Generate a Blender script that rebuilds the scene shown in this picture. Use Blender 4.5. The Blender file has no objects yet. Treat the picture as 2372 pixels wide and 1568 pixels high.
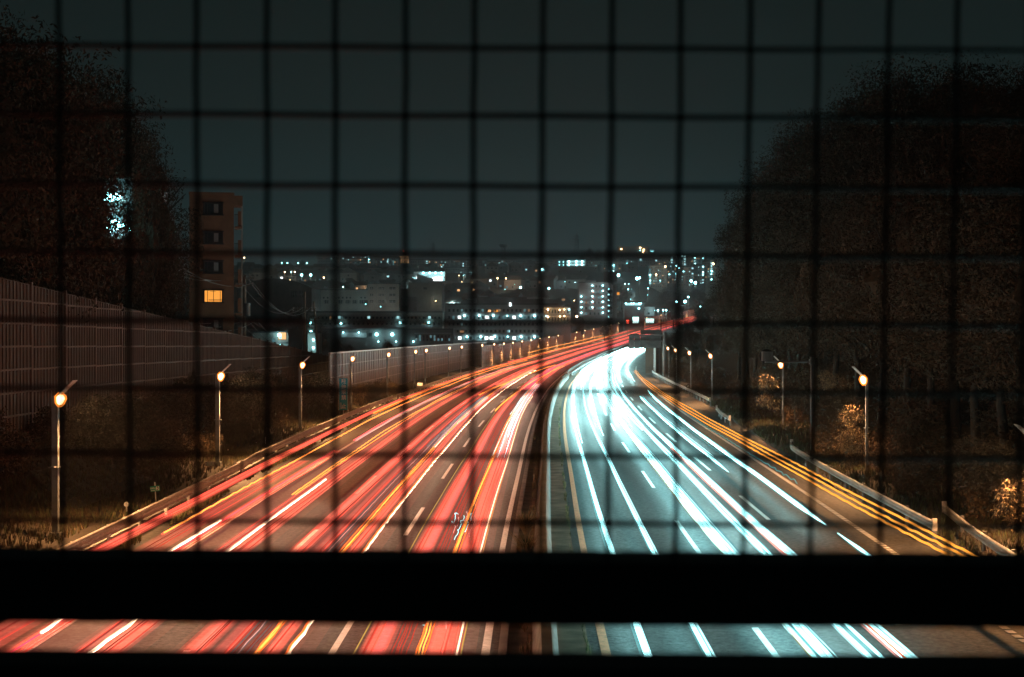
import bpy, math, random
import numpy as np
from mathutils import Vector, Matrix

random.seed(7)
rng = np.random.default_rng(7)
S = bpy.context.scene
C = S.collection

# ------------------------------------------------------------------ camera
CAM_Z = 7.15
cd = bpy.data.cameras.new("camera")
cam = bpy.data.objects.new("camera", cd)
C.objects.link(cam)
cam.location = (0, 0, CAM_Z)
cam.rotation_euler = (math.radians(90 - 0.157), 0, 0)
cd.lens = 50
cd.sensor_width = 36
cd.clip_start = 0.05
cd.clip_end = 9000
cd.dof.use_dof = True
cd.dof.focus_distance = 160
cd.dof.aperture_fstop = 7.5
S.camera = cam

# ------------------------------------------------------------------ night sky
w = bpy.data.worlds.new("World")
S.world = w
w.use_nodes = True
nt = w.node_tree
bg = nt.nodes["Background"]
tc = nt.nodes.new("ShaderNodeTexCoord")
sp = nt.nodes.new("ShaderNodeSeparateXYZ")
rp = nt.nodes.new("ShaderNodeValToRGB")
nt.links.new(tc.outputs["Generated"], sp.inputs[0])
nt.links.new(sp.outputs["Z"], rp.inputs[0])
nt.links.new(rp.outputs[0], bg.inputs[0])
cr = rp.color_ramp
cr.elements[0].position = 0.0
cr.elements[0].color = (.0120, .0300, .0360, 1)
cr.elements[1].position = 0.28
cr.elements[1].color = (.0062, .0098, .0092, 1)
e = cr.elements.new(.07)
e.color = (.0105, .0245, .0265, 1)
e = cr.elements.new(.16)
e.color = (.0084, .0148, .0145, 1)
bg.inputs[1].default_value = 1.0

# ------------------------------------------------------------------ render look
S.view_settings.view_transform = 'Standard'
S.view_settings.look = 'None'
S.view_settings.exposure = 0
S.view_settings.gamma = 1
S.cycles.max_bounces = 4
S.cycles.diffuse_bounces = 2
S.cycles.glossy_bounces = 2
S.cycles.transparent_max_bounces = 40
S.cycles.sample_clamp_indirect = 2.0
S.cycles.sample_clamp_direct = 0
S.cycles.use_denoising = True
S.cycles.use_light_tree = True

# ------------------------------------------------------------------ helpers
F = 3294.0          # focal length in pixels of a 2372 px wide picture
HY, CX = 775.0, 1186.0


def P(xd, yd, Z):
    return Vector(((xd - CX) * Z / F, Z, CAM_Z - (yd - HY) * Z / F))


def curve(tab):
    xs = np.array([t[0] for t in tab], float)
    ys = np.array([t[1] for t in tab], float)
    m = np.gradient(ys, xs)

    def f(v):
        a = np.clip(np.asarray(v, float), xs[0], xs[-1])
        i = np.clip(np.searchsorted(xs, a, side='right') - 1, 0, len(xs) - 2)
        h = xs[i + 1] - xs[i]
        t = (a - xs[i]) / h
        r = ((2 * t**3 - 3 * t**2 + 1) * ys[i] + (t**3 - 2 * t**2 + t) * h * m[i]
             + (-2 * t**3 + 3 * t**2) * ys[i + 1] + (t**3 - t**2) * h * m[i + 1])
        return r if r.ndim else float(r)
    return f


# median centre, lamp line on the left, right-hand edge, road height; all by depth
MX = curve([(-60, .2), (0, .45), (33, .75), (47, 1.0), (74, 1.68), (103, 2.45), (125, 3.2), (158, 4.6), (182, 5.8), (210, 7.4),
            (232, 8.9), (251, 10.1), (316, 15.4), (380, 21.4), (450, 29.5), (545, 44), (640, 61), (740, 82),
            (850, 108), (1000, 150), (1150, 200), (1300, 255)])
LX = curve([(-60, -16), (0, -16), (50, -16.05), (78, -16.1), (107, -15.9), (135, -15.3), (163, -14.3), (191, -13.1),
            (219, -11.9), (247, -10.3), (275, -8.6), (303, -6.5), (331, -4.3), (359, -2.2), (387, .1),
            (415, 2.8), (443, 5.8), (470, 9.1), (498, 12.8), (525, 16.9), (552, 21.3), (580, 26.2),
            (607, 31), (634, 36.3), (661, 41.9), (688, 47.8), (715, 53.6), (800, 74), (900, 102), (1000, 134), (1150, 188), (1300, 243)])
RX = curve([(-60, 14), (0, 14.2), (50, 14.6), (83, 16.2), (143, 19.9), (200, 22.3), (251, 24.9), (316, 30),
            (450, 44.5), (545, 59.5), (640, 77), (740, 98), (850, 125), (1000, 168), (1150, 218), (1300, 273)])
RZ = curve([(-60, 0), (330, 0), (390, 0.05), (415, .25), (450, .65), (470, .95), (498, 1.4), (525, 1.9), (552, 2.5), (580, 3.2),
            (607, 3.95), (634, 4.75), (661, 5.8), (688, 6.9), (715, 8), (800, 11.5), (900, 16), (1000, 21), (1150, 28), (1300, 34)])
ZC = curve([(0, 0), (230, 0), (400, -3), (500, -3), (560, -2), (620, 4), (700, 14), (780, 23), (900, 35),
            (1050, 49), (1250, 64), (1500, 80), (1800, 84), (2500, 86), (4000, 86)])


def sm(t):
    t = min(1, max(0, t))
    return t * t * (3 - 2 * t)


class MB:
    def __init__(s):
        s.v, s.f, s.mi = [], [], []
        s.cur = 0

    def add(s, vs, fs):
        b = len(s.v)
        s.v.extend([tuple(p) for p in vs])
        for f in fs:
            s.f.append(tuple(i + b for i in f))
            s.mi.append(s.cur)
        return s

    def box(s, c, d, rz=0, ry=0, rx=0):
        m = Matrix.Rotation(rz, 3, 'Z') @ Matrix.Rotation(ry, 3, 'Y') @ Matrix.Rotation(rx, 3, 'X')
        c = Vector(c)
        vs = [c + m @ Vector((x * d[0] / 2, y * d[1] / 2, z * d[2] / 2))
              for x in (-1, 1) for y in (-1, 1) for z in (-1, 1)]
        return s.add(vs, [(0, 1, 3, 2), (4, 6, 7, 5), (0, 4, 5, 1), (2, 3, 7, 6), (0, 2, 6, 4), (1, 5, 7, 3)])

    def tube(s, pts, r, n=8, cap=True):
        pts = [Vector(p) for p in pts]
        rs = r if isinstance(r, (list, tuple)) else [r] * len(pts)
        b = len(s.v)
        for i, p in enumerate(pts):
            t = (pts[min(i + 1, len(pts) - 1)] - pts[max(i - 1, 0)]).normalized()
            u = t.cross(Vector((0, 0, 1)) if abs(t.z) < .9 else Vector((1, 0, 0))).normalized()
            q = u.cross(t)
            for k in range(n):
                a = 2 * math.pi * k / n
                s.v.append(tuple(p + (u * math.cos(a) + q * math.sin(a)) * rs[i]))
        for i in range(len(pts) - 1):
            for k in range(n):
                k2 = (k + 1) % n
                s.f.append((b + i * n + k, b + i * n + k2, b + (i + 1) * n + k2, b + (i + 1) * n + k))
                s.mi.append(s.cur)
        if cap:
            s.f.append(tuple(b + k for k in range(n))[::-1])
            s.f.append(tuple(b + (len(pts) - 1) * n + k for k in range(n)))
            s.mi += [s.cur, s.cur]
        return s

    def prism(s, poly, path):
        """poly: list of (across, up); path: list of (point, across-vector)."""
        b = len(s.v)
        n = len(poly)
        for p, a in path:
            p, a = Vector(p), Vector(a)
            for (x, z) in poly:
                s.v.append(tuple(p + a * x + Vector((0, 0, z))))
        for i in range(len(path) - 1):
            for k in range(n):
                k2 = (k + 1) % n
                s.f.append((b + i * n + k, b + i * n + k2, b + (i + 1) * n + k2, b + (i + 1) * n + k))
                s.mi.append(s.cur)
        s.f.append(tuple(b + k for k in range(n))[::-1])
        s.f.append(tuple(b + (len(path) - 1) * n + k for k in range(n)))
        s.mi += [s.cur, s.cur]
        return s

    def mesh(s, name, mats, smooth=False):
        me = bpy.data.meshes.new(name)
        me.from_pydata(s.v, [], s.f)
        for m in (mats if isinstance(mats, (list, tuple)) else [mats]):
            me.materials.append(m)
        if any(s.mi):
            me.polygons.foreach_set("material_index", s.mi)
        if smooth:
            me.polygons.foreach_set("use_smooth", [True] * len(me.polygons))
        return me

    def build(s, name, mats, parent=None, smooth=False):
        return put(name, s.mesh(name, mats, smooth), parent)


def put(name, data, parent=None, loc=None, scale=None, rz=0):
    o = bpy.data.objects.new(name, data)
    C.objects.link(o)
    if parent is not None:
        o.parent = parent
    if loc is not None:
        o.location = loc
    if scale is not None:
        o.scale = scale
    if rz:
        o.rotation_euler = (0, 0, rz)
    return o


def thing(name, label, cat, loc=(0, 0, 0), rz=0, group=None):
    o = put(name, None, None, loc, None, rz)
    o.empty_display_size = .2
    return tag(o, label, cat, group)


def tag(o, label, cat, group=None):
    o["label"] = label
    o["category"] = cat
    if group:
        o["group"] = group
    return o


def struct(o, kind="structure"):
    o["kind"] = kind
    return o


def dup(root, loc, label, rz=None, sc=None):
    r = root.copy()
    C.objects.link(r)
    r.location = loc
    if rz is not None:
        r.rotation_euler = (0, 0, rz)
    if sc is not None:
        r.scale = sc if isinstance(sc, (tuple, list)) else (sc, sc, sc)
    r["label"] = label
    for ch in list(root.children):
        c = ch.copy()
        C.objects.link(c)
        c.parent = r
        for g in list(ch.children):
            d = g.copy()
            C.objects.link(d)
            d.parent = c
    return r


ORD = ("first second third fourth fifth sixth seventh eighth ninth tenth eleventh twelfth thirteenth fourteenth fifteenth "
       "sixteenth seventeenth eighteenth nineteenth twentieth twenty-first twenty-second twenty-third twenty-fourth "
       "twenty-fifth twenty-sixth twenty-seventh twenty-eighth twenty-ninth thirtieth thirty-first thirty-second thirty-third "
       "thirty-fourth thirty-fifth thirty-sixth thirty-seventh thirty-eighth thirty-ninth fortieth").split()
for _t in ("forty", "fifty", "sixty", "seventy", "eighty", "ninety"):
    ORD += [_t + "-" + _u for _u in ORD[:9]] + [{"forty": "fiftieth", "fifty": "sixtieth", "sixty": "seventieth", "seventy": "eightieth", "eighty": "ninetieth", "ninety": "hundredth"}[_t]]


# ------------------------------------------------------------------ materials
def M(name, col, rough=.8, metal=0., var=.3, scale=2., bump=0., spec=.3, stretch=None):
    m = bpy.data.materials.new(name)
    m.use_nodes = True
    t = m.node_tree
    b = t.nodes["Principled BSDF"]
    b.inputs["Roughness"].default_value = rough
    b.inputs["Metallic"].default_value = metal
    b.inputs["Specular IOR Level"].default_value = spec
    if var:
        co = t.nodes.new("ShaderNodeTexCoord")
        mp = t.nodes.new("ShaderNodeMapping")
        t.links.new(co.outputs["Object"], mp.inputs[0])
        if stretch:
            mp.inputs["Scale"].default_value = stretch
        n = t.nodes.new("ShaderNodeTexNoise")
        n.inputs["Scale"].default_value = scale
        n.inputs["Detail"].default_value = 5
        t.links.new(mp.outputs[0], n.inputs[0])
        r = t.nodes.new("ShaderNodeValToRGB")
        r.color_ramp.elements[0].position = .3
        r.color_ramp.elements[1].position = .7
        r.color_ramp.elements[0].color = tuple(c * (1 - var) for c in col) + (1,)
        r.color_ramp.elements[1].color = tuple(min(1, c * (1 + var)) for c in col) + (1,)
        t.links.new(n.outputs[0], r.inputs[0])
        t.links.new(r.outputs[0], b.inputs[0])
        if bump:
            bp = t.nodes.new("ShaderNodeBump")
            bp.inputs["Strength"].default_value = bump
            t.links.new(n.outputs[0], bp.inputs["Height"])
            t.links.new(bp.outputs[0], b.inputs["Normal"])
    else:
        b.inputs[0].default_value = tuple(col) + (1,)
    return m


def EM(name, col, st, sample=True):
    m = bpy.data.materials.new(name)
    m.use_nodes = True
    t = m.node_tree
    t.nodes.remove(t.nodes["Principled BSDF"])
    em = t.nodes.new("ShaderNodeEmission")
    em.inputs[0].default_value = tuple(col) + (1,)
    em.inputs[1].default_value = st
    t.links.new(em.outputs[0], t.nodes["Material Output"].inputs[0])
    if not sample:
        m.cycles.emission_sampling = 'NONE'
    return m


def asphalt(name, col, grain=.9):
    m = M(name, col, .75, 0, .45, .9, 0, .35, (1, .05, 1))
    t = m.node_tree
    b = t.nodes["Principled BSDF"]
    lk = b.inputs[0].links[0]
    src = lk.from_socket
    co = t.nodes.new("ShaderNodeTexCoord")
    vz = t.nodes.new("ShaderNodeTexNoise")
    vz.inputs["Scale"].default_value = 5.5
    vz.inputs["Detail"].default_value = 6
    vz.inputs["Roughness"].default_value = .8
    t.links.new(co.outputs["Object"], vz.inputs[0])
    mr = t.nodes.new("ShaderNodeMapRange")
    mr.inputs[1].default_value = .35
    mr.inputs[2].default_value = .7
    mr.inputs[3].default_value = 1 - grain
    mr.inputs[4].default_value = 1 + grain * 1.6
    t.links.new(vz.outputs[0], mr.inputs[0])
    mx = t.nodes.new("ShaderNodeMix")
    mx.data_type = 'RGBA'
    mx.blend_type = 'MULTIPLY'
    mx.inputs[0].default_value = 1
    t.links.new(src, mx.inputs[6])
    t.links.new(mr.outputs[0], mx.inputs[7])
    t.links.new(mx.outputs[2], b.inputs[0])
    # worn tyre tracks and patches change the gloss
    n2 = t.nodes.new("ShaderNodeTexNoise")
    n2.inputs["Scale"].default_value = .5
    mp = t.nodes.new("ShaderNodeMapping")
    mp.inputs["Scale"].default_value = (1, .06, 1)
    t.links.new(co.outputs["Object"], mp.inputs[0])
    t.links.new(mp.outputs[0], n2.inputs[0])
    m2 = t.nodes.new("ShaderNodeMapRange")
    m2.inputs[3].default_value = .5
    m2.inputs[4].default_value = .9
    t.links.new(n2.outputs[0], m2.inputs[0])
    t.links.new(m2.outputs[0], b.inputs["Roughness"])
    bp = t.nodes.new("ShaderNodeBump")
    bp.inputs["Strength"].default_value = .5
    bp.inputs["Distance"].default_value = .02
    t.links.new(vz.outputs[0], bp.inputs["Height"])
    t.links.new(bp.outputs[0], b.inputs["Normal"])
    return m


mt_road = asphalt("asphalt", (.055, .053, .052))
mt_strip = M("median_concrete", (.21, .135, .09), .85, 0, .5, 1.2, .3)
mt_soil = M("soil", (.034, .029, .023), .95, 0, .5, .8, .4)
mt_paint = M("road_paint", (.75, .74, .72), .6, 0, .2, 6)
mt_conc = M("concrete", (.30, .29, .28), .8, 0, .3, 1.2, .1)
mt_galv = M("galvanised_steel", (.58, .54, .52), .5, .2, .25, 2.5)
mt_galvb = M("polished_rail", (.66, .66, .66), .34, .55, .15, 2.5)
mt_post = M("white_post_paint", (.72, .74, .75), .5, 0, .1, 4)
mt_lpost = M("lamp_post_paint", (.20, .225, .24), .55, .1, .25, 3)
mt_black = M("black_fence_paint", (.012, .011, .010), .55, 0, .3, 30)
mt_wire = M("dark_wire_coat", (.012, .011, .010), .42, 0, .3, 60)
mt_wallA = M("brown_panel", (.125, .080, .060), .7, 0, .25, .7)
mt_wallAp = M("brown_panel_slots", (.066, .042, .032), .75, 0, .25, 1.5)
mt_wallB = M("stained_panel", (.085, .052, .043), .45, .2, .8, 1.3, 0, .5, (1, 1, .18))
mt_coping = M("light_coping", (.75, .70, .68), .4, .3, .1, 1)
mt_wallC = M("pale_panel", (.72, .64, .60), .5, 0, .15, .8)
mt_wallCp = M("pale_panel_frame", (.34, .29, .27), .5, 0, .15, .8)
mt_wallR = M("white_panel", (.85, .85, .84), .28, 0, .1, 1)
mt_trunk = M("bark", (.03, .025, .02), .9, 0, .4, 4, .4)
mt_leafs = [M("leaf_dark", (.052, .038, .026), .8, 0, .25, 1.2, 0, .1), M("leaf_brown", (.080, .054, .036), .8, 0, .25, 1.2, 0, .1),
            M("leaf_green", (.066, .050, .033), .8, 0, .25, 1.2, 0, .1)]
mt_grass = M("grass_green", (.075, .10, .045), .8, 0, .5, 2)
mt_dry = M("grass_dry", (.30, .22, .12), .85, 0, .5, 2)
mt_bwall = [M("wall_grey", (.28, .28, .28), .85, 0, .12, .3), M("wall_cream", (.34, .31, .28), .85, 0, .12, .3),
            M("wall_dark", (.16, .15, .145), .85, 0, .2, .3), M("wall_white", (.5, .5, .5), .85, 0, .1, .3)]
mt_roof = [M("roof_dark", (.11, .11, .112), .8, 0, .3, 1), M("roof_brown", (.13, .105, .09), .8, 0, .3, 1)]
mt_glass = M("dark_glass", (.03, .035, .04), .12, 0, 0, 1, 0, .6)
mt_frame = M("window_frame", (.05, .045, .045), .5, .4, .1, 3)
mt_cable = M("cable_rubber", (.10, .11, .11), .35, 0, .1, 3, 0, .6)
mt_pole = M("pole_concrete", (.20, .165, .14), .85, 0, .25, 1.5)
mt_teal = M("sign_blue", (.03, .46, .62), .45, 0, .2, 3)
mt_green = M("sign_green", (.02, .40, .26), .45, 0, .1, 5)
mt_white = M("sign_white", (.93, .95, .95), .4, 0, .05, 3)
mt_signback = M("sign_back", (.17, .16, .16), .5, .5, .2, 1)
mt_steel = M("gantry_steel", (.16, .15, .15), .5, .4, .2, 1)


def brick():
    m = M("brown_tile", (.30, .15, .09), .75, 0, .2, .5)
    t = m.node_tree
    b = t.nodes["Principled BSDF"]
    src = b.inputs[0].links[0].from_socket
    co = t.nodes.new("ShaderNodeTexCoord")
    mp = t.nodes.new("ShaderNodeMapping")
    mp.inputs["Rotation"].default_value = (math.radians(90), 0, 0)
    br = t.nodes.new("ShaderNodeTexBrick")
    br.inputs["Scale"].default_value = 1
    br.inputs["Brick Width"].default_value = .24
    br.inputs["Row Height"].default_value = .10
    br.inputs["Mortar Size"].default_value = .012
    br.inputs["Color1"].default_value = (1, 1, 1, 1)
    br.inputs["Color2"].default_value = (.78, .78, .78, 1)
    br.inputs["Mortar"].default_value = (.45, .45, .45, 1)
    t.links.new(co.outputs["Object"], mp.inputs[0])
    t.links.new(mp.outputs[0], br.inputs[0])
    mx = t.nodes.new("ShaderNodeMix")
    mx.data_type = 'RGBA'
    mx.blend_type = 'MULTIPLY'
    mx.inputs[0].default_value = 1
    t.links.new(src, mx.inputs[6])
    t.links.new(br.outputs[0], mx.inputs[7])
    t.links.new(mx.outputs[2], b.inputs[0])
    return m


mt_brick = brick()
em = {
    'coral': EM("coral_light", (1.8, .17, .10), 1.0), 'deep': EM("deep_red_light", (.80, .075, .045), .9),
    'dim': EM("dim_red_light", (.40, .05, .035), .8), 'magenta': EM("magenta_light", (2.2, .05, .20), 1.0),
    'pink': EM("pink_light", (2.6, .24, .22), 1.0), 'orange': EM("orange_light", (2.4, .36, .05), 1.0),
    'yellow': EM("yellow_light", (3.0, .95, .16), 1.0), 'gold': EM("gold_light", (.80, .50, .12), .8),
    'pale': EM("pale_light", (3.0, 1.6, .75), 1.0), 'rose': EM("pale_rose_light", (1.3, .6, .52), .95),
    'white2': EM("headlight_soft_light", (.45, .95, 1.0), 2.2),
    'teal': EM("teal_light", (.10, .50, .56), .8), 'greyteal': EM("grey_teal_light", (.26, .30, .31), .5),
    'amber': EM("amber_light", (1, .36, .045), 1.7),

    'cool': EM("cool_lamp", (.30, .92, 1.0), 7, False), 'coolw': EM("cool_window", (.45, .85, .88), 1.3, False),
    'coold': EM("dim_cool_window", (.10, .22, .24), .8, False),
    'warm': EM("warm_window", (1, .52, .22), 1.3, False), 'warmd': EM("dim_warm_window", (.5, .25, .11), .5, False),
    'whitew': EM("white_window", (.9, 1, 1), 3, False), 'redl': EM("red_lamp", (1, .08, .04), 4, False),
    'orangew': EM("orange_window", (1, .38, .06), 1.05, False), 'hot': EM("cool_floodlight", (.33, .93, 1), 15, False),
    'warmhot': EM("warm_floodlight", (1, .62, .3), 25, False),
    'signface': EM("lit_sign_face", (.75, 1, .95), 3.2), 'signrim': EM("lit_sign_rim", (.02, .62, .45), 1.0),
}



def soft(name, col, st):
    """light that adds to what is seen behind it, as a briefly passing lamp does"""
    m = EM(name, col, st)
    t = m.node_tree
    ad = t.nodes.new("ShaderNodeAddShader")
    tr = t.nodes.new("ShaderNodeBsdfTransparent")
    t.links.new(t.nodes["Emission"].outputs[0], ad.inputs[0])
    t.links.new(tr.outputs[0], ad.inputs[1])
    t.links.new(ad.outputs[0], t.nodes["Material Output"].inputs[0])
    return m


em.update({
    'coral~': soft("coral_soft_light", (1.35, .16, .095), .105), 'deep~': soft("deep_soft_light", (.75, .085, .058), .105),
    'dim~': soft("dim_soft_light", (.45, .055, .04), .105), 'magenta~': soft("magenta_soft_light", (1.3, .10, .20), .105),
    'pink~': soft("pink_soft_light", (1.4, .27, .24), .105), 'orange~': soft("orange_soft_light", (1.5, .40, .10), .105),
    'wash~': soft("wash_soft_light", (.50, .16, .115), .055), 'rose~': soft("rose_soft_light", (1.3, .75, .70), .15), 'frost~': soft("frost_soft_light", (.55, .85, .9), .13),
    'halo~': soft("headlight_halo_light", (.16, .62, .66), .18),
})


def sodium():
    """lamp head: hot centre, the glow around it put into an orange rim"""
    m = EM("sodium_lamp", (1, .5, .16), 1)
    t = m.node_tree
    e1 = t.nodes["Emission"]
    e1.inputs[0].default_value = (1, .74, .38, 1)
    e1.inputs[1].default_value = 9
    e2 = t.nodes.new("ShaderNodeEmission")
    e2.inputs[0].default_value = (1, .25, .028, 1)  # orange rim colour stands in for the glow around the lamp
    e2.inputs[1].default_value = 1.9
    lw = t.nodes.new("ShaderNodeLayerWeight")
    lw.inputs[0].default_value = .5
    rr = t.nodes.new("ShaderNodeValToRGB")
    rr.color_ramp.elements[0].position = .03
    rr.color_ramp.elements[1].position = .30
    t.links.new(lw.outputs["Facing"], rr.inputs[0])
    mx = t.nodes.new("ShaderNodeMixShader")
    t.links.new(rr.outputs[0], mx.inputs[0])
    t.links.new(e1.outputs[0], mx.inputs[1])
    t.links.new(e2.outputs[0], mx.inputs[2])
    t.links.new(mx.outputs[0], t.nodes["Material Output"].inputs[0])
    return m


em['sodium'] = sodium()


def dipped(name, col, low, rest):
    """headlight light: the dipped beam goes down onto the road, little of it sideways or up"""
    m = EM(name, col, 1)
    t = m.node_tree
    ge = t.nodes.new("ShaderNodeNewGeometry")
    sx = t.nodes.new("ShaderNodeSeparateXYZ")
    t.links.new(ge.outputs["True Normal"], sx.inputs[0])
    mr = t.nodes.new("ShaderNodeMapRange")
    mr.inputs[1].default_value = -.35
    mr.inputs[2].default_value = -.6
    mr.inputs[3].default_value = rest
    mr.inputs[4].default_value = low
    t.links.new(sx.outputs["Z"], mr.inputs[0])
    t.links.new(mr.outputs[0], t.nodes["Emission"].inputs[1])
    return m


em['white'] = dipped("headlight_light", (.40, .97, 1.0), 19, 3.6)
em['glare'] = dipped("headlight_glare_light", (.52, 1.0, 1.0), 48, 4.2)
em['pale'] = dipped("pale_light", (1, .66, .42), 38, 2.5)  # extra glow added on the thread's underside to brighten the solid line nearby
# ------------------------------------------------------------------ terrain, road, median
def steps(a, b, k=.035, mn=1.5):
    out = [a]
    while out[-1] < b:
        out.append(out[-1] + max(mn, abs(out[-1]) * k))
    out[-1] = b
    return out


def wall_base(y):
    return 2.0 - .008 * y if y < 150 else .8


def ground_z(x, y):
    zr, l, r = RZ(y), LX(y), RX(y)
    if x <= l + 2.9:
        d = l - x
        k = 1 if y < 105 else (1 - .75 * sm((y - 105) / 55))
        z = zr + k * (.55 * sm(d / 3) + 1.3 * sm((d - 2.0) / 4))
        hill = 7.5 * (1 - sm((y - 105) / 50)) if y < 160 else 0
        z += hill * sm((d - 9) / 22)
        if y > 230:
            z = z + (ZC(y) - z) * sm((d - 9) / 60) * sm((y - 230) / 60)
        return z
    if x >= r:
        d = x - r
        h = 17 if y < 300 else 17 * (1 - sm((y - 300) / 300))
        z = zr + .25 * sm(d / 2) + h * sm((d - 3) / 24)
        if y > 420:
            z = z + (ZC(y) - z) * sm((d - 12) / 60) * sm((y - 420) / 120)
        return z
    return zr


def station_xs(y):
    l, m, r = LX(y), MX(y), RX(y)
    L = [-1500, -900, -600, -400, -280, -190, -130, -95, -70, -55, -42, -32, -25, -20, -16, -12, -9, -7, -5.5, -4, -3, -2, -1, 0, 1.5, 2.9]
    R = [0.02, .6, 1.2, 2, 3, 4, 6, 9, 13, 17, 22, 28, 34, 42, 55, 75, 100, 140, 190, 260, 400, 600, 900, 1500]
    return [l + d for d in L] + [l + 2.95, m, r] + [r + d for d in R]


def noise2(x, y):
    return (math.sin(x * .9 + y * .37) + math.sin(x * .31 - y * .53 + 1.7) + math.sin(x * 1.7 + y * 1.1)) / 3


ys = steps(-40, 4000, .03, 2.5)
gm = MB()
n = len(station_xs(0))
for y in ys:
    l, r = LX(y), RX(y)
    for x in station_xs(y):
        z = ground_z(x, y)
        if l + 2.9 < x < r + .01:
            z -= .12
        elif x < l - 2 or x > r + 2:
            z += .18 * noise2(x, y)
        gm.v.append((x, y, z))
for j in range(len(ys) - 1):
    for i in range(n - 1):
        a = j * n + i
        gm.f.append((a, a + 1, a + n + 1, a + n))
        gm.mi.append(0)
struct(gm.build("ground", mt_soil, None, True))


def ribbon(name, y0, y1, xa, xb, dz, mat, k=.025, mn=2):
    mb = MB()
    yy = steps(y0, y1, k, mn)
    for y in yy:
        mb.v += [(xa(y), y, RZ(y) + dz), (xb(y), y, RZ(y) + dz)]
    for i in range(len(yy) - 1):
        mb.f.append((2 * i, 2 * i + 1, 2 * i + 3, 2 * i + 2))
        mb.mi.append(0)
    return mb.build(name, mat)


LE = lambda y: LX(y) + 2.9
struct(ribbon("road", -40, 1290, LE, RX, 0, mt_road))
struct(ribbon("median_strip", -40, 700, lambda y: MX(y) - .85, lambda y: MX(y) + 1.02, .006, mt_strip))
WS = lambda y: (MX(y) - LX(y)) / 17.0
loff = lambda o: (lambda y: MX(y) + o * WS(y))
roff = lambda o: (lambda y: MX(y) + o)


def line(name, f, wd, y0, y1, mat=None):
    return struct(ribbon(name, y0, y1, lambda y: f(y) - wd / 2, lambda y: f(y) + wd / 2, .010, mat or mt_paint))


line("lane_line", lambda y: MX(y) - 1.33, .19, -10, 500)
line("lane_line", lambda y: MX(y) + 1.38, .21, -10, 500, M("sodium_tinted_paint", (.78, .31, .17), .6, 0, .25, 6))  # orange of the sodium lamps' light put into this line's colour
line("lane_line", lambda y: MX(y) - 11.9 * WS(y), .20, -10, 500)
# rumble edge line on the right carriageway
mb = MB()
ER = curve([(0, 11.1), (33, 11.2), (50, 11.6), (80, 12.0), (143, 12.3), (250, 12.1), (400, 12.4), (600, 12.4)])
y = 6.0
while y < 320:
    x = MX(y) + ER(y)
    mb.add([(x - .1, y, .010), (x + .1, y, .010), (x + .1, y + .32, .010), (x - .1, y + .32, .010)], [(0, 1, 2, 3)])
    y += .5
struct(mb.build("lane_line", mt_paint))
for o, sc in ((-4.85, True), (-8.2, True), (5.15, False), (8.75, False)):
    mb = MB()
    y = 7.0 + (4.6 if o in (-8.2, 8.75) else 0) + (3 if o > 0 else 0)
    y = {-4.85: 10.7, -8.2: 4.0, 5.15: 6.5, 8.75: 15.0}[o]
    while y < 480:
        f = loff(o) if sc else roff(o)
        q = [y + 8.2 * k / 5 for k in range(6)]
        for k in range(5):
            a, b2 = q[k], q[k + 1]
            mb.add([(f(a) - .08, a, RZ(a) + .010), (f(a) + .08, a, RZ(a) + .010), (f(b2) + .08, b2, RZ(b2) + .010), (f(b2) - .08, b2, RZ(b2) + .010)], [(0, 1, 2, 3)])
        y += 20
    struct(mb.build("lane_line", mt_paint))


def path_x(f, y0, y1, k=.02, mn=1.5, dz=0):
    out = []
    for y in steps(y0, y1, k, mn):
        dx = f(y + .5) - f(y - .5)
        a = Vector((1, -dx, 0)).normalized()
        out.append(((f(y), y, RZ(y) + dz), a))
    return out


# paving joints in the median, kerbs
mb = MB()
mb.prism([(-.10, 0), (.10, 0), (.10, .16), (-.08, .16)], path_x(lambda y: MX(y) - .95, -20, 480, .02, 2))
struct(mb.build("kerb", mt_conc))
mb = MB()
mb.prism([(-.12, 0), (.12, 0), (.10, .22), (-.12, .22)], path_x(lambda y: LX(y) + 2.2, 5, 300, .02, 2, .0))
struct(mb.build("kerb", mt_conc))

# median concrete barrier, near part, and the steel rail that follows it
t = thing("median_barrier", "long concrete barrier with sloped faces along the central strip between the carriageways", "road barrier", (MX(30), 30, 0))
mb = MB()
mb.prism([(-.30, 0), (.30, 0), (.22, .18), (.11, .80), (-.11, .80), (-.22, .18)], path_x(lambda y: MX(y) + .02, -20, 236, .02, 1.5))
o = mb.build("barrier_body", mt_conc, t)
o.location = (-MX(30), -30, 0)
for y in steps(8, 190, .06, 8):
    MB().box((MX(y) + .02 - MX(30), y - 30, .83), (.05, .05, .07)).build("reflector", mt_dry, t)

RAILP = [(0, 0), (.05, .02), (.05, .07), (.0, .11), (.0, .14), (.05, .17), (.05, .22), (0, .26), (0, .29), (.05, .32), (.05, .37), (0, .40), (-.012, .40), (-.012, 0)]
RAIL2 = [(0, 0), (.06, .03), (.06, .09), (.0, .14), (.0, .18), (.06, .23), (.06, .29), (0, .32), (-.012, .32), (-.012, 0)]


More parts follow.
